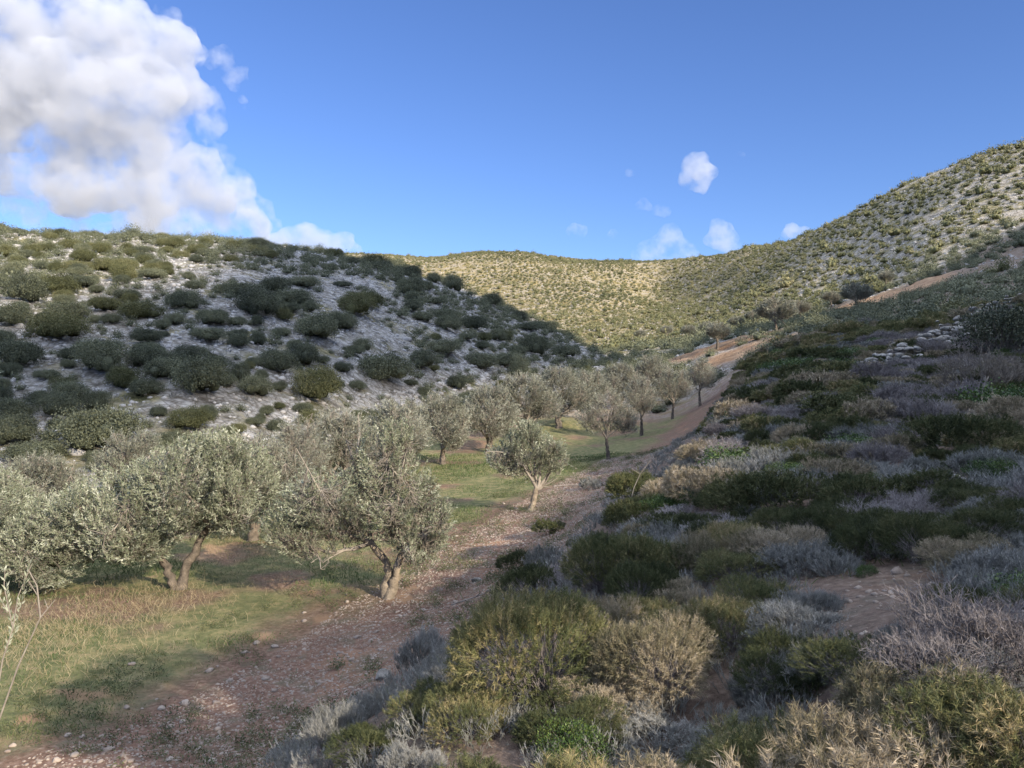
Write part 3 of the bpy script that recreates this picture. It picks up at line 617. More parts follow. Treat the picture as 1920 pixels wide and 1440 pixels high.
# small olives and bare trees round the terraced fields
tfar = olive('olive_f', [[(0, 0, -.1), (.0, 0, .5), (.1, 0, .9)]], [(0, (-.7, 0, 1.6)), (0, (.8, 0, 1.7)), (0, (0, .2, 2.2))],
             [(0, 0, 1.9, 1.4, 1.3, .75, 1.5), (-.9, 0, 1.6, .7, .9, .5, .7), (.9, 0, 1.7, .7, .9, .5, .7)], 1100, 9, .13, .045, 26, M['olive_leaf_grey'], .12, .3)
rng = np.random.default_rng(6)
for px, py, s, lab in ((1558, 577, 1.1, 'lone dark tree with a bare trunk standing on the sunlit orange terrace'), (1500, 601, 1.2, 'pale green tree at the left end of the sunlit orange terrace'), (1455, 626, 1.3, 'round grey tree on the edge of the shaded brown field'),
                       (1412, 612, 1.1, 'grey leafless tree beside the far edge of the brown field'), (1380, 622, 1.1, 'grey tree left of the brown terraced field'), (1292, 640, 1.2, 'small olive at the near left corner of the brown fields'),
                       (1345, 655, 1.0, 'small dark olive in the middle of the brown field'), (1605, 585, 1.2, 'pale olive where the hill shadow meets the orange terrace'), (1660, 545, 1.2, 'sunlit pale tree at the upper end of the orange terrace'),
                       (1250, 636, 1.1, 'tree at the sunlit valley bottom below the gully'), (1200, 640, 1.1, 'sunlit tree on the valley floor just beyond the dark hill foot'), (1325, 636, 1.2, 'olive on the upper side of the brown field below the scrub')):
    put_olive(tfar, base_of(px, py), rng.uniform(0, 6), s * 1.25, lab, 'trees round the terraced fields')

# ------------------------------------------------------------------ stones
import bmesh
def rock_arrays(seed, sub=2, flat=.7, amp=.28):
    bm = bmesh.new(); bmesh.ops.create_icosphere(bm, subdivisions=sub, radius=.5)
    v = np.array([p.co[:] for p in bm.verts]); t = np.array([[q.index for q in f.verts] for f in bm.faces]); bm.free()
    r = np.random.default_rng(seed)
    for _ in range(9):                                   # chop flat faces
        d = unit(r.normal(size=3)); lim = r.uniform(.26, .42); s = v @ d
        v = v - np.outer(np.maximum(s - lim, 0) * .9, d)
    v += unit(v) * (r.normal(0, amp * .07, len(v)))[:, None]
    v *= np.array([1.15, .9, flat]) * r.uniform(.85, 1.15, 3)
    return v, t
def rock_mesh(name, seed, mat, sub=2, flat=.7):
    v, t = rock_arrays(seed, sub, flat); return MB().add(v, tris=t, var=np.random.default_rng(seed).uniform(0, .8)).mesh(name, mat, False)
ROCK = [rock_mesh('rock', 100 + i, M['soil_stone'], 2, .6) for i in range(6)]
PALE = [rock_mesh('boulder', 200 + i, M['stone'], 3, .75) for i in range(6)]
def rot_z(v, a):
    c, s = np.cos(a), np.sin(a); return np.stack([v[..., 0] * c - v[..., 1] * s, v[..., 0] * s + v[..., 1] * c, v[..., 2]], -1)
def scatter_mesh(protos, pos, scl, ang, name, mats, zs=None, sm=False, var=None):
    """many copies of small shapes written into one mesh (for what nobody could count)"""
    mb = MB(); k = rng.integers(0, len(protos), len(pos))
    for i, (v, t, q, c) in enumerate(protos):
        s = np.where(k == i)[0]
        if not len(s): continue
        vv = np.repeat(v[None], len(s), 0)
        vv = rot_z(vv, ang[s][:, None]) * scl[s][:, None, None]
        if zs is not None: vv[..., 2] *= zs[s][:, None]
        vv = vv + pos[s][:, None]; off = (np.arange(len(s)) * len(v))[:, None, None]
        cc = np.repeat(c[None], len(s), 0)
        if var is not None: cc = np.clip(cc * .6 + var[s][:, None] * .4 + rng.normal(0, .07, (len(s), 1)), 0, 1)
        mb.add(vv.reshape(-1, 3), tris=(t[None] + off).reshape(-1, 3) if len(t) else None, quads=(q[None] + off).reshape(-1, 4) if len(q) else None, var=cc.ravel())
    return mb.mesh(name, mats, sm)
def tiny_rock(seed):
    v, t = rock_arrays(seed, 1, .6); return v, t, np.zeros((0, 4), int), np.full(len(v), np.random.default_rng(seed).uniform(0, 1))
TINY = [tiny_rock(300 + i) for i in range(6)]
EZ = np.zeros((0, 3), int)

# gravel on the track, the trail and between the shrubs: nobody could count it
n = 34000; gy = 5.5 + 30 * rng.random(n) ** 1.8; gx = edge_x(gy) - 3.6 + 4.4 * rng.random(n)
px_ = 960 + F * gx / gy; ok = (px_ > -40)
gx, gy = gx[ok], gy[ok]
tx = rng.uniform(-.4, 6.5, 9000); ty = rng.uniform(2.8, 12, 9000); ok = trail_d(tx, ty) < .12
gx = np.concatenate([gx, tx[ok]]); gy = np.concatenate([gy, ty[ok]])
gs = .012 + .05 * rng.random(len(gx)) ** 5 + .0012 * gy
gv = link('gravel', scatter_mesh(TINY, np.stack([gx, gy, ground(gx, gy)], 1), gs, rng.uniform(0, 6.28, len(gx)), 'gravel', M['soil_stone'])); gv['kind'] = 'stuff'
# loose stones one could pick up
def put_rock(me, p, s, lab, group, name='stone', sink=.2):
    o = link(name, me, None, (p[0], p[1], p[2] + s * (.3 - sink)), rng.uniform(0, 6.28), s); return tag(o, lab, name, group)
named = [(892, 1092, .22, 'pale flat stone on the brown track right of the leaning olive'), (496, 1281, .13, 'pale stone in the middle of the shaded brown track'), (478, 1212, .14, 'whitish stone where grass meets the brown track'),
         (718, 1274, .24, 'tan rounded rock at the foot of the grey bush beside the track'), (345, 1325, .16, 'orange rounded stone on the bare soil below the grass'), (242, 1256, .12, 'small orange stone at the corner of the grass and the shaded soil'),
         (1686, 1078, .11, 'round grey stone at the top of the red earth trail'), (1683, 1240, .09, 'small white stone on the red earth trail'), (1630, 1245, .07, 'small pale stone left of the white one on the trail'),
         (760, 1163, .10, 'pale stone on the track above the grey bush'), (858, 1160, .10, 'pale stone on the track above the green spiny bush'), (333, 1102, .2, 'grey rock wedged between the two dark olive trunks'),
         (1700, 905, .26, 'mossy stone among grey shrubs on the slope'), (1800, 905, .22, 'pale stone at the top of the bare stony patch'), (640, 1330, .1, 'brown stone on the track near the grey bushes')]
for px, py, s, lab in named: put_rock(ROCK[rng.integers(6)] if s < .2 else PALE[rng.integers(6)], hit(px, py)[0], s, lab, None)
cnt = 0
for px, py in zip(rng.uniform(0, 1150, 400), rng.uniform(850, 1440, 400)):
    p = hit(px, py)[0]; t = edge_x(p[1]) - p[0]
    if not (-.3 < t < 4.2) or cnt >= 130: continue
    cnt += 1; s = rng.uniform(.035, .10) * (1 + .02 * p[1])
    where = 'on the brown track below the olives' if t < 2 else 'half hidden in the grass beside the track'
    put_rock(ROCK[rng.integers(6)], p, s, ('small tan stone ' if s > .08 else 'fist sized brown stone ') + where, 'loose stones along the track')
# rubble wall on the right slope
mb = MB(); wl = hit([1650, 1700, 1745, 1790, 1840, 1885, 1945], [690, 672, 655, 638, 606, 588, 575])
for i in range(330):
    f = rng.uniform(0, len(wl) - 1.001); k = int(f); p = wl[k] * (1 - f + k) + wl[k + 1] * (f - k); hgt = .35 + .9 * f / 6
    v, t = rock_arrays(400 + i, 2, .62); s = rng.uniform(.14, .6); mb.add(rot_z(v, rng.uniform(0, 6)) * s + p + np.array([rng.normal(0, .5), rng.normal(0, .6), rng.uniform(0, hgt)]), tris=t, var=rng.uniform(0, .9))
tag(link('rubble_wall', mb.mesh('rubble_wall', M['stone'])), 'collapsed dry stone wall of grey rubble climbing the right slope to the photo edge', 'stone wall')
for px, py, s, lab in ((1812, 632, 1.9, 'big whitish boulder at the foot of the collapsed stone wall'), (1818, 590, 1.1, 'pale block sitting on top of the collapsed stone wall'), (1688, 655, 1.0, 'white slab lying just left of the stone wall'), (1588, 668, 1.1, 'white boulder among the shrubs left of the wall'),
                       (1745, 645, .9, 'angular pale boulder at the lower end of the stone wall'), (1570, 668, .6, 'small white rock beside the white boulder left of the wall'), (1900, 575, 1.2, 'grey boulder at the right edge on top of the wall'), (1850, 640, 1.1, 'pale boulder between the whitish one and the dark juniper'),
                       (1455, 690, .7, 'white stone beside the bright green bush mid slope'), (1440, 690, .5, 'smaller white stone left of the bright green bush'), (1650, 652, .6, 'flat pale stone on the slope below the wall'), (1620, 685, .7, 'low pale rock between grey shrubs under the wall')):
    p = hit(px, py + 6)[0]; put_rock(PALE[rng.integers(6)], p, s, lab, None, 'boulder', .05)

# ------------------------------------------------------------------ bushes on the hills
def arr(me):
    n = len(me.vertices); v = np.empty(n * 3, np.float32); me.vertices.foreach_get('co', v)
    c = np.empty(n, np.float32); me.attributes['var'].data.foreach_get('value', c)
    ps = np.empty(len(me.polygons), np.int32); me.polygons.foreach_get('loop_total', ps); li = np.empty(len(me.loops), np.int32); me.loops.foreach_get('vertex_index', li)
    tq = int((ps == 3).sum()); return v.reshape(-1, 3).astype(float), li[:tq * 3].reshape(-1, 3).astype(int), li[tq * 3:].reshape(-1, 4).astype(int), c.astype(float)
HB = [leafy_mesh('hill_bush', [M['bush_leaf']], 500 + i, 9500, .5, h, .027, 16, 12, .66, .40)[0] for i, h in enumerate((.52, .6, .46, .7, .56, .42))]
HBL = [leafy_mesh('hill_bush_low', [M['scrub_leaf']], 520 + i, 120, .5, h, .12, 6, 5, .75, .68)[0] for i, h in enumerate((.46, .54, .4, .6))]
LOWARR = [arr(m) for m in HBL]
def visible(p, hgt):
    """does the top of something standing at p show above the ground in front of it"""
    ok = np.ones(len(p), bool); d = p[:, 1]; zt = p[:, 2] + hgt
    for f in np.concatenate([np.linspace(.12, .9, 22), [.93, .96, .98]]):
        ok &= ground(p[:, 0] * f, d * f) < zt * f + .02
    return ok
def darts(x, y, r, gap):
    cell = 6.0; grid = {}; keep = []
    for i in range(len(x)):
        cx, cy = int(x[i] // cell), int(y[i] // cell); good = True
        for a in (-1, 0, 1):
            for b in (-1, 0, 1):
                for j in grid.get((cx + a, cy + b), ()):
                    if (x[i] - x[j]) ** 2 + (y[i] - y[j]) ** 2 < (gap * (r[i] + r[j])) ** 2: good = False; break
                if not good: break
            if not good: break
        if good: grid.setdefault((cx, cy), []).append(i); keep.append(i)
    return np.array(keep)
# rocky hill on the left
hand = [(375, 745, 112), (182, 840, 132), (300, 840, 120), (265, 598, 80), (130, 598, 75), (112, 640, 90), (185, 645, 80), (40, 690, 90), (278, 672, 52), (318, 655, 66), (200, 590, 50), (330, 600, 72), (400, 610, 60), (385, 640, 62), (450, 650, 48), (345, 578, 66), (400, 575, 90),
        (450, 556, 70), (237, 562, 46), (15, 610, 70), (50, 570, 90), (107, 550, 80), (235, 512, 42), (150, 540, 50), (510, 590, 60), (548, 575, 60), (510, 550, 62), (570, 540, 55), (665, 590, 60), (690, 580, 58), (640, 620, 60), (590, 640, 80), (630, 650, 70), (720, 720, 110), (740, 740, 100), (595, 755, 90), (480, 750, 60), (390, 760, 66),
        (840, 620, 50), (890, 620, 50), (900, 690, 75), (830, 670, 60), (770, 560, 50), (850, 545, 40), (920, 575, 40), (990, 620, 40), (30, 790, 90), (25, 840, 80), (135, 760, 70), (240, 730, 60), (300, 740, 60), (520, 700, 70), (570, 690, 60), (680, 660, 36), (445, 470, 32), (480, 466, 36), (505, 472, 30), (310, 452, 18), (240, 458, 22), (280, 460, 24), (1000, 665, 55), (1060, 672, 50), (950, 690, 60)]
hp = hit([a[0] for a in hand], [a[1] for a in hand]); hr = np.array([a[2] for a in hand]) / F * hp[:, 1] * .5 * 1.06
cx = rng.uniform(-135, 32, 24000); cy = rng.uniform(26, 168, 24000); zz, il = ground(cx, cy, True); cpx = 960 + F * cx / cy
okk = il & (cpx > -320) & (cpx < 1230)
cl = fbm(cx, cy, 11, 3, 61) * 1.2; okk &= (cl + rng.normal(0, .22, len(cx)) + .25 * (zz < 1) > -.06)
cx, cy, zz = cx[okk], cy[okk], zz[okk]; cr2 = np.clip(rng.lognormal(-.72, .58, len(cx)), .26, 1.9)
ax = np.concatenate([hp[:, 0], cx]); ay = np.concatenate([hp[:, 1], cy]); az = np.concatenate([hp[:, 2], zz]); ar = np.concatenate([hr, cr2])
kp = darts(ax, ay, ar, .88); P3 = np.stack([ax, ay, az], 1)[kp]; RR2 = ar[kp]
vis = visible(P3, RR2); P3, RR2 = P3[vis], RR2[vis]
app = RR2 / P3[:, 1] * (np.abs(960 + F * P3[:, 0] / P3[:, 1] - 960) < 1000); order = np.argsort(-app); solo = order[:300]; rest = order[300:]
crest_y = lambda px: np.interp(px, LPX, LCy)
def size_word(a, q): return 'small' if a < q[0] else ('middle sized' if a < q[1] else 'large')
qs = np.quantile(RR2[solo], [.33, .75])
def hill_label(p, r):
    px = 960 + F * p[0] / p[1]; py = 700 - F * p[2] / p[1]; up = (crest_y(px) - py)
    if py - crest_y(px) < 22: band = 'on the skyline of the rocky hill'
    elif py < 560: band = 'high on the rocky hill'
    elif py < 660: band = 'half way up the rocky hill'
    else: band = 'low on the rocky hill'
    side = 'above the two-trunked olive' if px < 480 else 'above the leaning olive' if px < 820 else 'above the small forked olive' if px < 1010 else 'near the valley floor'
    tone = 'sunlit olive' if (py < 520 and px < 520) else 'dark green'
    return f'{size_word(r, qs)} {tone} bush {band}, {side}'
for i, k in enumerate(solo):
    p, r = P3[k], RR2[k]; o = link('hill_bush', HB[rng.integers(6)], None, (p[0], p[1], p[2] - .05 * r), rng.uniform(0, 6.28), (2 * r, 2 * r * rng.uniform(.75, 1.25), (1.5 * r + .35) * rng.uniform(.8, 1.3)))
    hx_, hy_ = 960 + F * p[0] / p[1], 700 - F * p[2] / p[1]
    if rng.random() < (.6 if (hy_ < 530 and hx_ < 560) else .14): o.data = in_material(o.data, M['bush_leaf_light'])  # paler leaf paints sunlight on the crest; elsewhere a random tone
    tag(o, hill_label(p, r), 'bush', 'bushes dotted over the rocky hill')
# the smaller bushes past the three hundred, with low cushions and the rubble, as masses
MIDARR = [arr(leafy_mesh('x', [M['bush_leaf']], 560 + i, 600, .5, h, .078, 9, 8, .68, .42)[0]) for i, h in enumerate((.42, .5, .36, .55))]
so_ = link('hill_scrub', scatter_mesh(MIDARR, P3[rest], 2 * RR2[rest], rng.uniform(0, 6.28, len(rest)), 'hill_scrub', M['bush_leaf'], rng.uniform(.85, 1.3, len(rest)))); so_['kind'] = 'stuff'
n = 60000; sx = rng.uniform(-120, 32, n); sy = 26 + 140 * rng.random(n) ** .9; zz, il = ground(sx, sy, True); spx = 960 + F * sx / sy
okk = il & (spx > -60) & (spx < 1220); sx, sy, zz = sx[okk], sy[okk], zz[okk]; nn_ = len(sx); half = nn_ // 7
p = np.stack([sx, sy, zz], 1)
rubs = rng.lognormal(-1.25, .45, nn_ - half)
o = link('hill_rubble', scatter_mesh(TINY, p[half:], rubs, rng.uniform(0, 6.28, nn_ - half), 'hill_rubble', M['hill_rock'])); o['kind'] = 'stuff'
CUSH = [arr(twiggy_mesh('x', M['burnet'], 580 + i, 9, .5, .42, (3, 2), .05, .3)[0]) for i in range(3)]
o = link('hill_cushion_scrub', scatter_mesh(CUSH, p[:half], rng.uniform(.35, .9, half), rng.uniform(0, 6.28, half), 'hill_cushion_scrub', M['burnet'])); o['kind'] = 'stuff'
# the far hill and the right hill
n = 120000; sy = np.sqrt(rng.uniform(60 ** 2, 520 ** 2, n)); spx = rng.uniform(500, 2330, n); sx = (spx - 960) / F * sy; zz, il = ground(sx, sy, True)
el = zz / np.hypot(sx, sy); fm = field_mask(sx, sy)
okk = (~il) & (fm < .5 - .3 * rng.random(n)) & ((sy > 112) | (spx > 1430) | ((sy > 66) & (spx > 1180)) | (sy > 84)); sx, sy, zz, spx = sx[okk], sy[okk], zz[okk], spx[okk]
crr = np.clip(rng.lognormal(.02, .42, len(sx)), .4, 2.4) * (1 - .25 * smooth(220, 320, sy))
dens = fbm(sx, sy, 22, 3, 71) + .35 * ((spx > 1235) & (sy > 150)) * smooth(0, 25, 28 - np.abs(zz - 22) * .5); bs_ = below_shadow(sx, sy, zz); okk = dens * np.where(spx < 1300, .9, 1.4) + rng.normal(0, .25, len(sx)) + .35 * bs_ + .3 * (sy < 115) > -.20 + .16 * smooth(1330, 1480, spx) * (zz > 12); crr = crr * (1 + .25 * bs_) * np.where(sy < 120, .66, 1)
sx, sy, zz, crr = sx[okk], sy[okk], zz[okk], crr[okk]
kp = darts(sx, sy, crr, .98); P4 = np.stack([sx, sy, zz], 1)[kp]; R4 = crr[kp]
vis = visible(P4, R4 * 1.2); P4, R4 = P4[vis], R4[vis]
hue = np.clip(.5 + .9 * fbm(P4[:, 0], P4[:, 1], 30, 3, 81) + rng.normal(0, .18, len(P4)), 0, 1)
MID2 = [arr(leafy_mesh('x', [M['scrub_leaf']], 570 + i, 640, .5, h, .07, 8, 8, .65, .62)[0]) for i, h in enumerate((.42, .5, .36, .55))]
near4 = P4[:, 1] <= 170; near4 |= below_shadow(P4[:, 0], P4[:, 1], P4[:, 2]) > .5; dark4 = near4 & (P4[:, 0] > 0) & (rng.random(len(P4)) < .92)  # near scrub on the right takes a darker leaf, deepening the shade by colour
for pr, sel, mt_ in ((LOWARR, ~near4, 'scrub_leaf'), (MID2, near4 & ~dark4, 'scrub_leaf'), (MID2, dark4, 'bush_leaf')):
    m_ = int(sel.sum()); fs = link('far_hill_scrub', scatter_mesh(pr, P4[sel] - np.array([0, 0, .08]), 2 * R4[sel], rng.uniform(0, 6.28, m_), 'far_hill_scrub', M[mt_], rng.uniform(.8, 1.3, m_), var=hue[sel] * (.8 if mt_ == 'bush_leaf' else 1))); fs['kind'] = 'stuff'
print('COUNT left', len(P3), 'far', len(P4))
n = 30000; sy = np.sqrt(rng.uniform(100 ** 2, 500 ** 2, n)); spx = rng.uniform(650, 1990, n); sx = (spx - 960) / F * sy; zz, il = ground(sx, sy, True); okk = ~il & (field_mask(sx, sy) < .3)
sx, sy, zz = sx[okk], sy[okk], zz[okk]
o = link('far_hill_rubble', scatter_mesh(TINY, np.stack([sx, sy, zz], 1), rng.lognormal(-.75, .4, len(sx)), rng.uniform(0, 6.28, len(sx)), 'far_hill_rubble', M['hill_rock'])); o['kind'] = 'stuff'

# ------------------------------------------------------------------ shrubs of the near slope
def lod(fn): return fn
print('T shrub meshes', time.time() - T0)
KM = {'spiny_green': M['spiny_green'], 'spiny_dark': M['spiny_dark'], 'spiny_tan': M['spiny_tan'], 'burnet': M['burnet'], 'bare_twig': M['bare_twig'], 'lentisk': M['lentisk']}
SPN = [spiny_mesh('spiny_near', M['spiny_green'], 600 + i, 1500, .5, .5, 18, .034, .0030, .085) for i in range(4)]
SPX = [spiny_mesh('spiny_close', M['spiny_green'], 640 + i, 760, .5, .5, 24, .062, .0046, .14) for i in range(3)]
SPM = [spiny_mesh('spiny_mid', M['spiny_green'], 610 + i, 760, .5, .5, 12, .05, .0068, .09) for i in range(3)]
SPF = [spiny_mesh('spiny_far', M['spiny_green'], 620 + i, 330, .5, .46, 9, .08, .016, .11) for i in range(3)]
BUN = [twiggy_mesh('burnet_near', M['burnet'], 700 + i, 230, .5, .42, (4, 4, 3), .0055, .4, 4000) for i in range(3)]
BUM = [twiggy_mesh('burnet_mid', M['burnet'], 710 + i, 150, .5, .42, (4, 3, 2), .0095, .4) for i in range(3)]
BUF = [twiggy_mesh('burnet_far', M['burnet'], 720 + i, 90, .5, .40, (3, 3), .019, .4) for i in range(3)]
BTN = [twiggy_mesh('bare_near', M['bare_twig'], 730 + i, 170, .5, .5, (3, 3, 3), .0060, .15) for i in range(3)]
BTM = [twiggy_mesh('bare_mid', M['bare_twig'], 740 + i, 140, .5, .5, (4, 3, 2), .0088, .15) for i in range(3)]
LEN_ = [leafy_mesh('lentisk_near', M['lentisk'], 750 + i, 5200, .5, .45, .026, 11, 9, .6) for i in range(2)]
LEM = [leafy_mesh('lentisk_mid', M['lentisk'], 760 + i, 2200, .5, .42, .04, 10, 9, .6) for i in range(2)]
def shrub_meshes(kind, d):
    if kind.startswith('spiny'): L = SPX if d < 3.2 else SPN if d < 8 else SPM if d < 18 else SPF
    elif kind == 'burnet': L = BUN if d < 8 else BUM if d < 20 else BUF
    elif kind == 'bare_twig': L = BTN if d < 10 else BTM
    else: L = LEN_ if d < 12 else LEM
    return L[rng.integers(len(L))]
NAME = {'spiny_green': 'spiny_shrub', 'spiny_dark': 'broom_shrub', 'spiny_tan': 'dry_spiny_shrub', 'burnet': 'grey_cushion_shrub', 'bare_twig': 'bare_twig_shrub', 'lentisk': 'green_leafy_bush'}
def put_shrub(kind, p, wd, hgt, label, group=None, rz=None, dp=1.0):
    """wd, hgt in metres"""
    a, b = shrub_meshes(kind, p[1]); rz = rng.uniform(0, 6.28) if rz is None else rz
    sc_ = (wd, wd * dp, hgt / .62)
    o = link(NAME[kind], in_material(a, KM[kind]), None, (p[0], p[1], p[2] - .03), rz, sc_)
    tag(o, label, 'bush' if kind == 'lentisk' else 'shrub', group)
    if p[1] < 9: link('stems', b, o)
    return o
heroes = [  # kind, centre px, base py, width px, height px, label   (distance from the ground at the base)
 ('spiny_green', 1020, 1350, 330, 235, 'large yellow green spiny shrub, the biggest one beside the track in the foreground'),
 ('spiny_green', 1160, 1130, 190, 150, 'golden green spiny mound just behind the biggest foreground shrub'),
 ('spiny_green', 1250, 1110, 190, 140, 'olive green spiny mound with brown patches, right of the golden mound'),
 ('spiny_tan', 1340, 1090, 130, 110, 'brownish dry mound at the right end of the spiny mounds'),
 ('spiny_tan', 1250, 1350, 270, 190, 'pale dry greyish tan spiny shrub in the centre foreground'),
 ('spiny_green', 1390, 1240, 190, 130, 'dull green spiny shrub behind the pale dry one'),
 ('spiny_green', 1210, 1210, 150, 100, 'small bright green spiny shrub between the golden mound and the pale dry shrub'),
 ('spiny_dark', 1490, 1330, 210, 150, 'dark green spiny shrub left of the red earth trail'),
 ('spiny_green', 860, 1400, 190, 120, 'green spiny shrub left of the biggest foreground shrub'),
 ('spiny_dark', 690, 1440, 150, 90, 'dark green spiny shrub low at the bottom edge near the track'),
 ('lentisk', 1080, 1470, 130, 110, 'bright green small leaved bush at the bottom edge under the biggest shrub'),
 ('spiny_dark', 905, 1225, 130, 70, 'dark green broom at the upper left of the biggest foreground shrub, touching the track'),
 ('burnet', 850, 1300, 110, 75, 'grey cushion squeezed between the track and the biggest foreground shrub'),
 ('spiny_green', 790, 1375, 150, 90, 'olive green spiny shrub behind the grey cushions at the track edge'),
 ('burnet', 700, 1345, 80, 55, 'small grey cushion on the bare track edge near the bottom'),
 ('spiny_dark', 965, 1075, 70, 45, 'low dark broom on the track edge above the golden mound'),
 ('spiny_tan', 1120, 1290, 140, 110, 'brownish spiny shrub wedged between the biggest green one and the pale dry one'),
 ('spiny_green', 1440, 1160, 150, 90, 'olive spiny shrub in front of the heap of dead branches'),
 ('burnet', 1420, 1330, 120, 80, 'grey cushion between the pale dry shrub and the trail'),
 ('burnet', 785, 1268, 125, 105, 'blue grey cushion shrub with pale tips standing on the edge of the track'),
 ('burnet', 620, 1410, 120, 110, 'grey cushion shrub at the bottom edge beside the track'),
 ('burnet', 775, 1470, 120, 90, 'pale grey twiggy cushion at the bottom edge below the green shrubs'),
 ('bare_twig', 1790, 1330, 250, 150, 'purplish grey bare shrub right of the red earth trail'),
 ('bare_twig', 1890, 1270, 190, 140, 'tall purplish twig shrub at the right edge near the trail'),
 ('burnet', 1690, 1215, 80, 62, 'grey green tuft growing in the middle of the red earth trail'),
 ('burnet', 1540, 1160, 110, 70, 'pale grey cushion on the left of the trail head'),
 ('burnet', 1560, 1290, 140, 95, 'grey green grassy cushion on the left side of the trail'),
 ('spiny_dark', 1830, 1180, 130, 90, 'dark green shrub above the purplish bare shrub'),
 ('spiny_dark', 1190, 945, 125, 85, 'dark green rounded broom by the track, at the foot of the dry tan mounds'),
 ('spiny_tan', 1340, 955, 165, 100, 'big dry pinkish tan mound right of the dark green broom'),
 ('spiny_tan', 1340, 870, 130, 60, 'dry tan mound above the pinkish tan one'),
 ('spiny_green', 1440, 812, 80, 48, 'ochre green mound high on the slope edge'),
 ('spiny_green', 1500, 880, 120, 65, 'pale green spiny shrub with light tips, mid slope'),
 ('spiny_tan', 1590, 880, 130, 60, 'long pale straw coloured mound, mid slope'),
 ('spiny_tan', 1690, 870, 110, 62, 'pale straw mound at the right end of the mid slope band'),
 ('spiny_dark', 1590, 790, 120, 70, 'dark olive broom high on the slope'),
 ('lentisk', 1468, 1040, 90, 50, 'bright green leafy bush by the heap of dead branches'),
 ('lentisk', 1652, 1030, 70, 58, 'yellow green leafy bush above the red earth trail'),
 ('lentisk', 1634, 1085, 40, 34, 'tiny yellow green bush beside the trail head'),
 ('lentisk', 1640, 920, 46, 44, 'small bright green bush among grey cushions, mid slope'),
 ('lentisk', 1885, 910, 90, 60, 'dark green leafy bush at the right edge above the stony patch'),
 ('lentisk', 1820, 890, 70, 44, 'green leafy bush behind the stony patch'),
 ('lentisk', 1485, 694, 78, 26, 'vivid green low bush beside two white stones, upper slope'),
 ('burnet', 1010, 1075, 110, 75, 'blue grey cushion on the edge of the track below the small forked olive'),
 ('burnet', 1150, 990, 90, 52, 'blue grey cushion right of the track, under the dark broom'),
 ('burnet', 1110, 920, 70, 30, 'low flat grey cushion lying on the track edge'),
 ('spiny_dark', 1030, 1005, 60, 34, 'small dark green tuft at the edge of the track by the forked olive'),
 ('spiny_dark', 1000, 1130, 110, 85, 'dark green shrub on the track edge left of the golden mound'),
]
placed = []
for kind, px, py, wpx, hpx, lab in heroes:
    p = hit(px, min(py, 1600))[0]; wm = wpx / F * p[1]; hm = hpx / F * p[1]
    p = p + np.array([0, wm * .3, 0]); p[2] = ground(p[0], p[1])[0]; hm *= 1.3 if 'biggest one' in lab else 1.12
    put_shrub(kind, p, wm * 1.12, hm * .95, lab); placed.append((p[0], p[1], wm * .36))
# the closest ones, whose feet are below the picture
for kind, x, y, wm, hm, lab in (('spiny_tan', .42, 2.50, .56, .50, 'straw tipped spiny shrub at the bottom edge, left of the closest group'), ('spiny_tan', .80, 2.42, .74, .54, 'bleached straw coloured spiny shrub closest to the camera at the bottom edge'), ('spiny_tan', 1.22, 2.55, .66, .44, 'straw and green spiny shrub at the bottom edge with long pointed tips'),
                                ('spiny_green', 1.66, 2.55, .66, .38, 'dull green spiny shrub in the bottom right corner'), ('spiny_green', .98, 3.05, .6, .33, 'grey green spiny shrub just behind the bleached one'), ('spiny_green', .62, 2.95, .5, .32, 'bright green spiny shrub at the bottom edge behind the straw tipped one'), ('spiny_green', .16, 2.75, .6, .42, 'olive green spiny shrub at the bottom edge, left end of the closest row'), ('spiny_tan', .60, 2.75, .55, .44, 'pale straw shrub filling in behind the two straw ones at the bottom'), ('spiny_green', 1.02, 2.8, .6, .42, 'green tipped spiny shrub tucked behind the bleached one'), ('spiny_tan', 1.46, 2.8, .6, .40, 'straw coloured spiny shrub near the bottom right corner'),
                                ('bare_twig', 1.98, 3.1, .8, .40, 'purplish twigs leaning in at the lower right edge'), ('spiny_dark', 1.50, 3.2, .6, .26, 'dark green shrub behind the corner shrubs')):
    p = np.array([x, y, ground(x, y)[0]]); put_shrub(kind, p, wm, hm, lab); placed.append((x, y, wm * .3))
# everything between them
n = 14000; sy = 2.6 + 62 * rng.random(n) ** 1.7; sx = rng.uniform(-3, 46, n); spx = 960 + F * sx / sy
okk = (sx > edge_x(sy) + .25) & (spx < 2000) & (spx > 380) & (trail_d(sx, sy) > .14) & (sy > 2.75); sx, sy = sx[okk], sy[okk]
rad = np.clip(rng.lognormal(-.82, .34, len(sx)), .2, .85) * (1 + .012 * np.clip(sy - 12, 0, 45))
hmax = rad * 1.1; topy = 700 - F * (ground(sx, sy) + hmax) / sy; lpx = spx[okk] - .85 * rad / sy * F
track_right = np.interp(topy, [690, 760, 820, 900, 1000, 1100, 1150, 1250, 1330, 1440, 1600], [1380, 1325, 1285, 1165, 1055, 960, 935, 745, 650, 545, 470])
ok2 = (lpx > track_right); sx, sy, rad = sx[ok2], sy[ok2], rad[ok2]; rad = np.where(sy < 8, np.minimum(rad, .20 + .03 * sy), rad); kn = fbm(sx, sy, 2.6, 3, 91); kn2 = fbm(sx, sy, 3.4, 3, 95); u_ = rng.random(len(sx))
ax = np.concatenate([[a[0] for a in placed], sx]); ay = np.concatenate([[a[1] for a in placed], sy]); ar = np.concatenate([[a[2] for a in placed], rad])
kp = darts(ax, ay, ar, .43); kp = kp[kp >= len(placed)] - len(placed)
cnts = {}
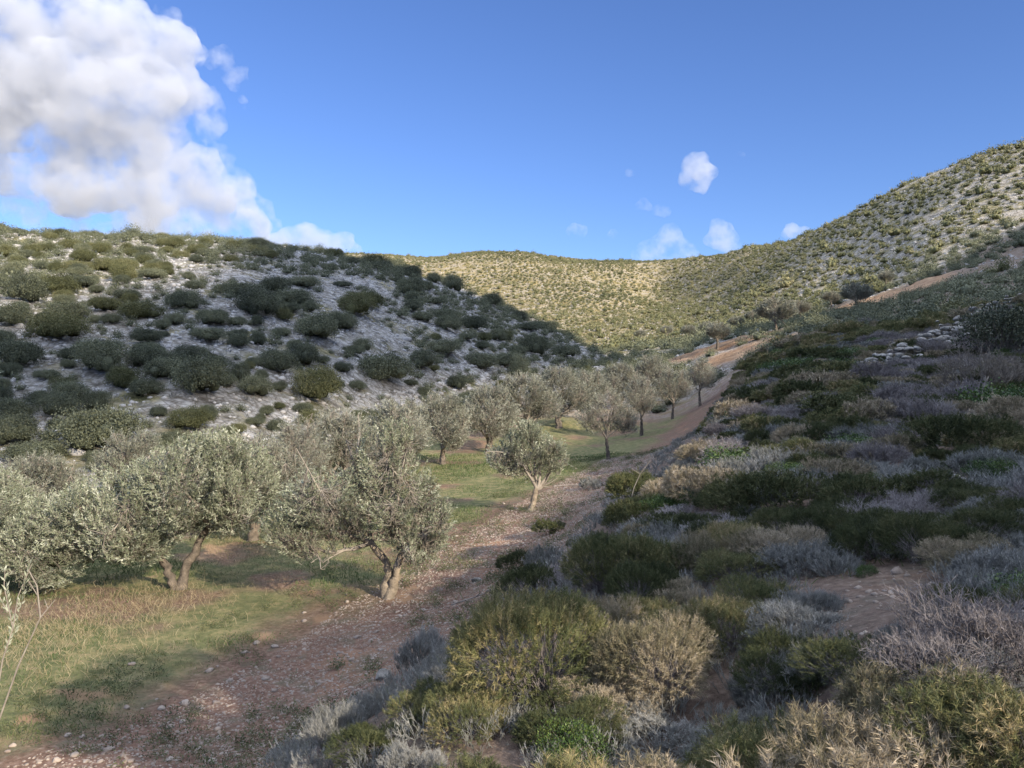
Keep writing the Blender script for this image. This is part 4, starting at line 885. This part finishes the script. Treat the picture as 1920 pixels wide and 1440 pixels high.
PHR = {'spiny_green': 'olive green spiny shrub', 'spiny_dark': 'dark green broom shrub', 'spiny_tan': 'dry tan spiny shrub', 'burnet': 'blue grey cushion shrub', 'bare_twig': 'purplish bare twig shrub', 'lentisk': 'green leafy bush'}
for i in kp[np.argsort(sy[kp])]:
    x, y, r = sx[i], sy[i], rad[i]; t = x - edge_x(y)
    if kn[i] > .10: kind = 'spiny_green' if u_[i] < .35 else 'spiny_dark' if u_[i] < .72 else 'spiny_tan'
    elif kn2[i] > .22: kind = 'bare_twig' if u_[i] < .28 else 'burnet' if u_[i] < .75 else 'spiny_dark'
    else: kind = 'burnet' if u_[i] < .48 else 'spiny_dark' if u_[i] < .68 else 'spiny_tan' if u_[i] < .78 else 'bare_twig' if u_[i] < .93 else 'lentisk'
    if t < .8 and u_[i] < .75: kind = 'burnet'
    px = 960 + F * x / y
    if kind == 'bare_twig' and y < 7 and px < 1600: kind = 'burnet'
    if px > 1650 and y > 16 and u_[i] < .4: kind = 'bare_twig'
    if cnts.get(kind, 0) >= 270: kind = min(('burnet', 'bare_twig', 'spiny_dark', 'spiny_tan', 'spiny_green'), key=lambda k: cnts.get(k, 0))
    cnts[kind] = cnts.get(kind, 0) + 1
    hf = {'burnet': .62, 'bare_twig': .62, 'lentisk': .7}.get(kind, .78)
    if t < .9: zone = 'edging the brown track'
    elif trail_d(np.array([x]), np.array([y]))[0] < .6: zone = 'beside the red earth trail'
    elif y < 5: zone = 'in the nearest foreground'
    elif y < 10: zone = 'behind the foreground mounds'
    elif y < 20: zone = 'in mid slope'
    elif y < 36: zone = 'below the stone wall'
    else: zone = 'near the terraced fields'
    side = 'left of centre' if px < 1150 else 'central' if px < 1500 else 'right hand side'
    szw = 'low small' if r < .3 else 'middle sized' if r < .45 else 'wide'
    put_shrub(kind, np.array([x, y, ground(x, y)[0]]), 2 * r, 2 * r * hf * rng.uniform(.8, 1.15) * (.75 if y > 4 else .6), f'{szw} {PHR[kind]} {zone}, {side}', PHR[kind] + 's of the near slope')
print('shrubs', cnts)
# low litter of small cushions and sticks between the shrubs
n = 9000; sy = 2.4 + 55 * rng.random(n) ** 1.6; sx = rng.uniform(-3, 40, n); spx = 960 + F * sx / sy
okk = (sx > edge_x(sy) + .1) & (spx < 1990) & (spx > 350) & (trail_d(sx, sy) > .05) & (sy > 8); sx, sy = sx[okk], sy[okk]
UND = [arr(twiggy_mesh('x', M['burnet'], 880 + i, 16, .5, .5, (3, 2), .028, .25)[0]) for i in range(4)]
o = link('undergrowth', scatter_mesh(UND, np.stack([sx, sy, ground(sx, sy) - .02], 1), rng.uniform(.16, .42, len(sx)) * (1 + .02 * sy), rng.uniform(0, 6.28, len(sx)), 'undergrowth', M['burnet'])); o['kind'] = 'stuff'

# small weeds and dead leaves on the track
n = 5200; ny = 6 + 30 * rng.random(n) ** 1.6; nx = edge_x(ny) - rng.uniform(-.3, 5.5, n); okk = (fbm(nx, ny, 1.1, 3, 171) > .02) & (960 + F * nx / ny > -40); nx, ny = nx[okk], ny[okk]
WD = [arr(leafy_mesh('x', M['spiny_dark'], 905 + i, 30, .5, .3, .22, 4, 5, .35)[0]) for i in range(3)]
o = link('weeds', scatter_mesh(WD, np.stack([nx, ny, ground(nx, ny)], 1), rng.uniform(.04, .16, len(nx)) * (1 + .015 * ny), rng.uniform(0, 6.28, len(nx)), 'weeds', M['spiny_dark'], var=rng.random(len(nx)))); o['kind'] = 'stuff'

n = 900; ny = rng.uniform(2.6, 8, n); nx = rng.uniform(-2.5, 6, n); npx = 960 + F * nx / ny; okk = (nx > edge_x(ny) + .1) & (npx < 1990) & (npx > 420) & (trail_d(nx, ny) > .05); nx, ny = nx[okk], ny[okk]
UN2 = [arr(twiggy_mesh('x', M['burnet'], 890 + i, 34, .5, .5, (3, 3), .010, .25)[0]) for i in range(3)]
o = link('undergrowth', scatter_mesh(UN2, np.stack([nx, ny, ground(nx, ny) - .02], 1), rng.uniform(.18, .42, len(nx)), rng.uniform(0, 6.28, len(nx)), 'undergrowth', M['burnet'])); o['kind'] = 'stuff'
LOWARR2 = [arr(leafy_mesh('x', [M['spiny_dark']], 540 + i, 300, .5, .5, .09, 6, 6, .5, .5)[0]) for i in range(3)]
n = 2200; sy = 1.0 + 90 * rng.random(n) ** 1.5; sx = sy * rng.uniform(.73, 1.7, n) + .4
pz = np.stack([sx, sy, ground(sx, sy) - .03], 1); far_ = np.hypot(sx, sy) > 9
for pr, sel, lo_, hi_, mt_ in ((LOWARR2, far_ & (rng.random(n) < .5), .5, 1.0, 'spiny_dark'), (CUSH, far_ & (rng.random(n) < .6), .5, 1.1, 'burnet'), (UN2, ~far_, .35, .9, 'burnet')):
    m_ = int(sel.sum()); o = link('slope_scrub', scatter_mesh(pr, pz[sel], rng.uniform(lo_, hi_, m_) * (1 + .012 * sy[sel]), rng.uniform(0, 6.28, m_), 'slope_scrub', M[mt_])); o['kind'] = 'stuff'
# ------------------------------------------------------------------ grass of the strip
n = 300000; gy = 5.2 + 34 * rng.random(n) ** 2.0; gx = edge_x(gy) - rng.uniform(-.3, 1, n) * 18; gpx = 960 + F * gx / gy
gm = grass_mask(gx, gy) * (.55 + .9 * (fbm(gx, gy, .7, 3, 131) > -.1)); okk = (gpx > -60) & (rng.random(n) < gm + .03); gx, gy = gx[okk], gy[okk]; n = len(gx)
gz = ground(gx, gy); tall = np.clip(.5 + fbm(gx, gy, 1.3, 3, 141) * 1.1, .15, 1.4); hgt = rng.uniform(.04, .15, n) * tall * (1 + .012 * gy); dr = unit(np.stack([rng.normal(0, .55, n), rng.normal(0, .55, n), np.ones(n)], 1))
wdt = .004 + .00042 * gy; pd = perp(dr); b0 = np.stack([gx, gy, gz - .01], 1); bend = b0 + dr * (hgt * .6)[:, None]; tip = bend + unit(dr + np.stack([rng.normal(0, .6, n), rng.normal(0, .6, n), np.zeros(n)], 1)) * (hgt * .5)[:, None]
v = np.stack([b0 - pd * (wdt * .5)[:, None], b0 + pd * (wdt * .5)[:, None], bend + pd * (wdt * .4)[:, None], bend - pd * (wdt * .4)[:, None], tip], 1).reshape(-1, 3); k = np.arange(n)[:, None] * 5
dry = np.clip(.26 + .5 * fbm(gx, gy, 1.9, 4, 151) + rng.normal(0, .13, n) + .25 * (rng.random(n) < .15), 0, 1)
o = link('grass', MB().add(v, tris=k + [3, 2, 4], quads=k + [0, 1, 2, 3], var=np.repeat(dry, 5)).mesh('grass', M['grass'])); o['kind'] = 'stuff'
# dry straw standing along the far side of the strip
pts = []
for (px, py, rx, ry, m) in ((170, 1160, 170, 20, 650), (40, 1205, 110, 30, 450), (300, 1135, 140, 20, 500), (560, 1050, 170, 30, 600), (150, 1240, 200, 70, 500), (420, 1010, 60, 14, 200)):
    c = hit(px, py)[0]; sx_ = rx / F * c[1]; pts.append(np.stack([c[0] + rng.normal(0, sx_ * .55, m), c[1] + rng.normal(0, .45 * sx_ + .25, m)], 1))
pts = np.concatenate(pts); n = len(pts); b0 = np.stack([pts[:, 0], pts[:, 1], ground(pts[:, 0], pts[:, 1])], 1); dr = unit(np.stack([rng.normal(0, .5, n), rng.normal(0, .5, n), np.ones(n)], 1)); ln_ = rng.uniform(.06, .22, n)
mid = b0 + dr * (ln_ * .55)[:, None]; tip = mid + unit(dr + np.stack([rng.normal(0, .7, n), rng.normal(0, .7, n), np.full(n, -.2)], 1)) * (ln_ * .5)[:, None]
mb = MB(); vv_ = rng.uniform(0, 1, n); ribbons(mb, b0, mid, np.full(n, .006), np.full(n, .005), vv_); ribbons(mb, mid, tip, np.full(n, .005), np.full(n, .003), vv_)
o = link('dry_grass', mb.mesh('dry_grass', M['straw'])); o['kind'] = 'stuff'

# ------------------------------------------------------------------ young olive at the left edge, dead wood
def sticks(name, segs, mat):
    mb = MB()
    for pts_, r0, r1 in segs: tube(mb, np.array(pts_, float), np.linspace(r0, r1, len(pts_)), 6, .4, .04)
    return mb.mesh(name, mat, True)
d = 8.2
def at(px, py, dd=d): return np.array(pp(px, py, dd))
g0 = at(-30, 1330); g0[2] = ground(g0[0], g0[1])[0]
rootp = g0
sap = bpy.data.objects.new('olive_sapling', None); C.objects.link(sap); sap.location = tuple(float(a) for a in rootp); tag(sap, 'young olive sapling with pale leaves and one bare forked branch at the left edge', 'sapling')
loc = lambda a: np.asarray(a) - rootp
link('branches', sticks('sapling_branches', [([loc(rootp), loc(at(30, 1250)), loc(at(72, 1160))], .011, .007), ([loc(at(72, 1160)), loc(at(66, 1100)), loc(at(45, 1060))], .010, .005), ([loc(at(72, 1160)), loc(at(100, 1126))], .008, .004), ([loc(at(68, 1120)), loc(at(50, 1090))], .006, .003), ([loc(at(86, 1143)), loc(at(80, 1125))], .005, .003),
      ([loc(rootp), loc(at(0, 1240)), loc(at(20, 1180)), loc(at(4, 1100)), loc(at(6, 1070))], .010, .004), ([loc(at(20, 1180)), loc(at(30, 1120)), loc(at(56, 1060))], .008, .004), ([loc(at(10, 1150)), loc(at(-20, 1090))], .008, .004)], M['twig']), sap)
mb = MB()
for a, b_, m in ((at(20, 1190), at(4, 1070), 46), (at(22, 1170), at(56, 1052), 40), (at(4, 1230), at(20, 1180), 22), (at(10, 1150), at(-20, 1080), 30), (at(20, 1200), at(42, 1110), 26)):
    f = rng.random(m); base = loc(a + (b_ - a) * f[:, None]); dd_ = np.repeat(unit((b_ - a)[None]), m, 0); p_ = perp(dd_); ldv = unit(dd_ * .9 + p_ * .55); leaves(mb, base, ldv, unit(np.cross(p_, dd_) + randdir(m) * .3), rng.uniform(.05, .085, m), np.full(m, .018), rng.uniform(.5, 1, m))
link('leaves', mb.mesh('sapling_leaves', M['olive_leaf']), sap)
def heap(c, n, spread, ln, r):
    out = []
    for i in range(n):
        s0 = c + np.array([rng.normal(0, spread), rng.normal(0, spread * .6), .02 + .004 * i]); dv = np.array([rng.normal(), rng.normal() * .6, rng.normal() * .12]) * ln
        out.append(([s0, s0 + dv * .5 + np.array([0, 0, .04]), s0 + dv], r, r * .4))
    return out
c = hit(1560, 1020)[0]; tag(link('dead_branches', sticks('dead_branches', [([q - c for q in a], r0, r1) for a, r0, r1 in heap(c, 26, .22, .35, .009)], M['dead_wood']), None, c), 'loose heap of dead dark branches lying on the bare ground in mid slope', 'dead branches')
c = hit(1838, 760)[0]; tag(link('dead_snag', sticks('dead_snag', [([(0, 0, -.1), (.06, 0, .35), (.16, 0, .62), (.12, 0, .8)], .05, .03), ([(.16, 0, .62), (.26, .03, .78)], .03, .012), ([(.06, 0, .35), (-.1, .05, .6)], .02, .008)], M['twig']), None, c, 0, 1.0), 'bleached dead stump sticking up among purplish shrubs at the right', 'dead stump')
c = hit(880, 1135)[0]; tag(link('fallen_stick', sticks('fallen_stick', [([(-.3, -.15, .02), (-.05, 0, .06), (.25, .16, .12), (.4, .3, .22)], .016, .006), ([(.1, .08, .08), (.2, .0, .2)], .008, .004)], M['dead_wood']), None, c), 'dark forked stick lying on the track above the biggest spiny shrub', 'stick')
c = hit(1075, 915)[0]; tag(link('fallen_stick', sticks('fallen_stick', [([(-.7, -.1, .05), (-.2, 0, .08), (.4, .1, .10), (.8, .12, .06)], .03, .015)], M['dead_wood']), None, c), 'dark dead branch lying across the track right of the small forked olive', 'stick')
c = hit(1195, 960)[0]; tag(link('dry_plant', sticks('dry_plant', [([(-.15, 0, 0), (-.05, 0, .4), (.05, 0, .62), (.22, 0, .85)], .008, .004), ([(.05, 0, .62), (-.1, 0, .72)], .005, .002)], M['twig']), None, c), 'bare straw coloured stem standing in front of the dark green broom', 'dead stem')
# dark juniper by the wall and the bare thicket under it
jn = leafy_mesh('juniper', [M['bush_leaf']], 901, 5200, .5, .62, .045, 13, 10, .45)
c = hit(1880, 672)[0]; wj = 130 / F * c[1]
o = link('juniper', jn[0], None, c - np.array([0, 0, .1]), .4, (wj, wj, wj * 1.15)); link('stems', jn[1], o); tag(o, 'big dark green juniper in front of the collapsed stone wall at the right edge', 'juniper')
th = twiggy_mesh('thicket', [M['twig']], 903, 90, .5, .6, (4, 3, 3), .007, .25)
for px, py, wpx, lab in ((1830, 742, 170, 'pale leafless thorny thicket in front of the dark juniper'), (1910, 735, 130, 'pale leafless thicket at the right edge below the dark juniper')):
    c = hit(px, py)[0]; wj = wpx / F * c[1]; o = link('bare_thicket', th[0], None, c, rng.uniform(0, 6), (wj, wj, wj * .75)); link('stems', th[1], o); tag(o, lab, 'thicket')

# ------------------------------------------------------------------ clouds (lumpy bodies filled with scattering vapour)
def cloud_mat(name, dens, scale=0, lo=.35, hi=.6, col=.97):
    m, n, out = new_mat(name); v = N(n, 'ShaderNodeVolumePrincipled'); v.inputs['Density'].default_value = dens; v.inputs['Color'].default_value = (col, col * 1.02, col * 1.07, 1); v.inputs['Anisotropy'].default_value = .2
    if scale:
        mr = N(n, 'ShaderNodeMapRange', interpolation_type='SMOOTHSTEP'); mr.inputs[1].default_value = lo; mr.inputs[2].default_value = hi; mr.inputs[3].default_value = 0; mr.inputs[4].default_value = dens
        n.links.new(noise(n, scale, 5, .6, N(n, 'ShaderNodeTexCoord').outputs['Object']), mr.inputs[0]); n.links.new(mr.outputs[0], v.inputs['Density'])
    n.links.new(v.outputs[0], out.inputs['Volume']); return m
M['cloud'] = cloud_mat('cloud', .014, .0068, .39, .62, .76); M['cloud_soft'] = cloud_mat('cloud_soft', .010, .014, .34, .62, .78); M['cloud_thin'] = cloud_mat('cloud_thin', .006, .016, .42, .66, .80); M['cloud_shade'] = cloud_mat('cloud_shade', .35)
TXB = bpy.data.textures.new('puffs_big', 'CLOUDS'); TXS = bpy.data.textures.new('puffs_small', 'CLOUDS')
def cloud(name, balls, label, mat, voxel, big, small, bs, ss, group=None, D=3000., parent=None):
    bm = bmesh.new()
    for (x, y, z, r) in balls:
        g = bmesh.ops.create_icosphere(bm, subdivisions=2, radius=r)
        bmesh.ops.translate(bm, verts=g['verts'], vec=(x, y, z))
    me = bpy.data.meshes.new(name); bm.to_mesh(me); bm.free(); me.materials.append(mat)
    o = link(name, me, parent)
    if parent is None: tag(o, label, 'cloud', group)
    rm = o.modifiers.new('r', 'REMESH'); rm.mode = 'VOXEL'; rm.voxel_size = voxel
    for tx, st, sz in ((TXB, big, bs), (TXS, small, ss)):
        t = tx.copy(); t.noise_scale = sz; t.noise_depth = 4
        dm = o.modifiers.new('d', 'DISPLACE'); dm.texture = t; dm.texture_coords = 'GLOBAL'; dm.strength = st; dm.mid_level = .5
    r2 = o.modifiers.new('r2', 'REMESH'); r2.mode = 'VOXEL'; r2.voxel_size = voxel * .9
    return o
def sky_balls(lst, D, spread=.6):
    out = []
    for px, py, r in lst:
        rr = r / F * D; out.append((*(np.array(pp(px, py, D)) + np.array([0, rng.uniform(-spread, spread) * rr, 0])), rr))
    return out
D = 3000.
main_cloud = cloud('cloud', sky_balls([(60, 60, 110), (150, 70, 115), (235, 80, 90), (300, 85, 62), (60, 180, 110), (170, 190, 115), (270, 190, 95), (325, 165, 58), (90, 290, 85), (190, 300, 100), (290, 285, 85), (345, 250, 45), (160, 360, 62), (250, 370, 72), (330, 345, 66), (385, 325, 42), (235, 412, 44), (300, 410, 45), (395, 380, 52), (445, 372, 40), (425, 425, 42), (465, 425, 34), (375, 435, 36), (210, 445, 22), (0, 120, 100), (0, 30, 110), (-80, 100, 120), (0, 230, 55), (50, 340, 40)], D), 'huge white cumulus with a grey underside filling the upper left sky', M['cloud'], 13, 150, 60, 150, 34)
cloud('wisp', sky_balls([(385, 190, 34), (395, 240, 30), (350, 95, 34), (320, 50, 30), (415, 300, 30), (450, 345, 30), (480, 395, 30), (500, 430, 26)], D), '', M['cloud_thin'], 9, 70, 40, 70, 20, parent=main_cloud)
cloud('wisp', sky_balls([(40, 390, 34), (90, 410, 36), (140, 430, 36), (200, 440, 34), (330, 425, 34), (280, 440, 30), (20, 340, 36)], D), '', M['cloud_thin'], 9, 70, 40, 70, 20, parent=main_cloud)
cloud('cloud', sky_balls([(545, 452, 26), (575, 445, 28), (605, 455, 26), (645, 452, 24), (665, 468, 16), (520, 460, 24), (625, 470, 24)], D), 'bright white cloud puffs just above the right end of the rocky hill', M['cloud'], 9, 52, 20, 80, 24)
cloud('cloud', sky_balls([(400, 112, 20), (425, 118, 24), (448, 138, 18), (440, 165, 13), (458, 190, 9), (425, 150, 10), (462, 205, 6)], D), 'thin torn wisp of cloud hanging right of the huge cumulus', M['cloud_thin'], 7, 60, 26, 70, 22)
cloud('cloud', sky_balls([(1308, 312, 28), (1322, 330, 22), (1295, 335, 22), (1310, 345, 20), (1300, 296, 14)], D), 'small compact white cloud alone high above the valley', M['cloud_soft'], 7, 42, 18, 60, 20)
cloud('cloud', sky_balls([(1255, 440, 22), (1240, 462, 30), (1265, 470, 26), (1212, 470, 22), (1290, 480, 24), (1200, 480, 18)], D), 'soft greyish cloud touching the ridge left of the steep right hill', M['cloud_thin'], 8, 46, 18, 70, 22)
cloud('cloud', sky_balls([(1345, 420, 16), (1352, 438, 24), (1365, 452, 24), (1338, 450, 18), (1380, 462, 16)], D), 'white cloud sitting on the ridge beside the soft greyish one', M['cloud_soft'], 7, 38, 16, 60, 20)
cloud('cloud', sky_balls([(1487, 432, 15), (1472, 440, 12), (1503, 436, 13)], D), 'little white cloud peeping over the ridge next to the right hill', M['cloud_soft'], 5, 26, 12, 40, 15)
for px, py, r, lab in ((1180, 325, 9, 'tiny faint cloud left of the small compact white one'), (1205, 385, 13, 'faint veil of cloud below the tiny faint one'), (1240, 394, 14, 'faint patch of cloud right of the faint veil'), (1080, 433, 15, 'faint low cloud over the middle of the far ridge'), (1386, 291, 8, 'faint speck of cloud right of the small compact white one'), (1150, 441, 11, 'faint flat cloud between the low one and the greyish one'), (12, 195, 11, 'small bright puff in front of the huge cumulus at the left edge')):
    cloud('cloud', sky_balls([(px - r * .6, py + r * .2, r * .7), (px, py, r), (px + r * .7, py + r * .15, r * .7)], D), lab, M['cloud_thin'], 5, 26, 14, 60, 18)
# unseen cloud added sunward, its outline shaped to cast shadow on the rocky hill
SH = np.array([math.cos(SUN_AZ), math.sin(SUN_AZ), 0.]); SW = np.cross(SDIR, SH); SW *= np.sign(SW[2])
balls = []
def uw(p): return np.sort(np.stack([p @ SH, p @ SW], 1).view('f8,f8'), order=['f0'], axis=0).view(float).reshape(-1, 2)
CXP = np.array([450, 520, 600, 700, 800, 900, 1000, 1100, 1160.]); crest = np.array([pp(p, np.interp(p, LPX, LCy) + 6, np.interp(p, LPX, LCd) - 2) for p in CXP])
tp = uw(np.concatenate([hit([-120, 0, 120, 240, 350], [590, 572, 560, 540, 514]), crest])); bt = uw(hit([-120, 0, 200, 450, 600, 800, 1000, 1130], [862, 856, 838, 806, 786, 758, 728, 698]))
print('UW', tp.round(1).tolist(), bt.round(1).tolist())
top = lambda u: np.interp(u, tp[:, 0], tp[:, 1]); bot = lambda u: np.interp(u, bt[:, 0], bt[:, 1] + .6)
umax = tp[-1, 0]
for u in np.arange(-60, umax - 3, 6.):
    t_, b_ = top(u), bot(u); r = 5.
    for w_ in np.arange(b_ + r * .8, max(t_ - r * .9, b_ + r), 6.):
        pos = SH * u + SW * w_ + SDIR * (900 + rng.uniform(-8, 8)); balls.append((*pos, r * rng.uniform(.95, 1.25)))
cloud('cloud', balls, 'unseen low cloud added on the sunward side, shaped to shade the rocky hill', M['cloud_shade'], 2.2, 5, 2, 12, 4)

print('T end', time.time() - T0)
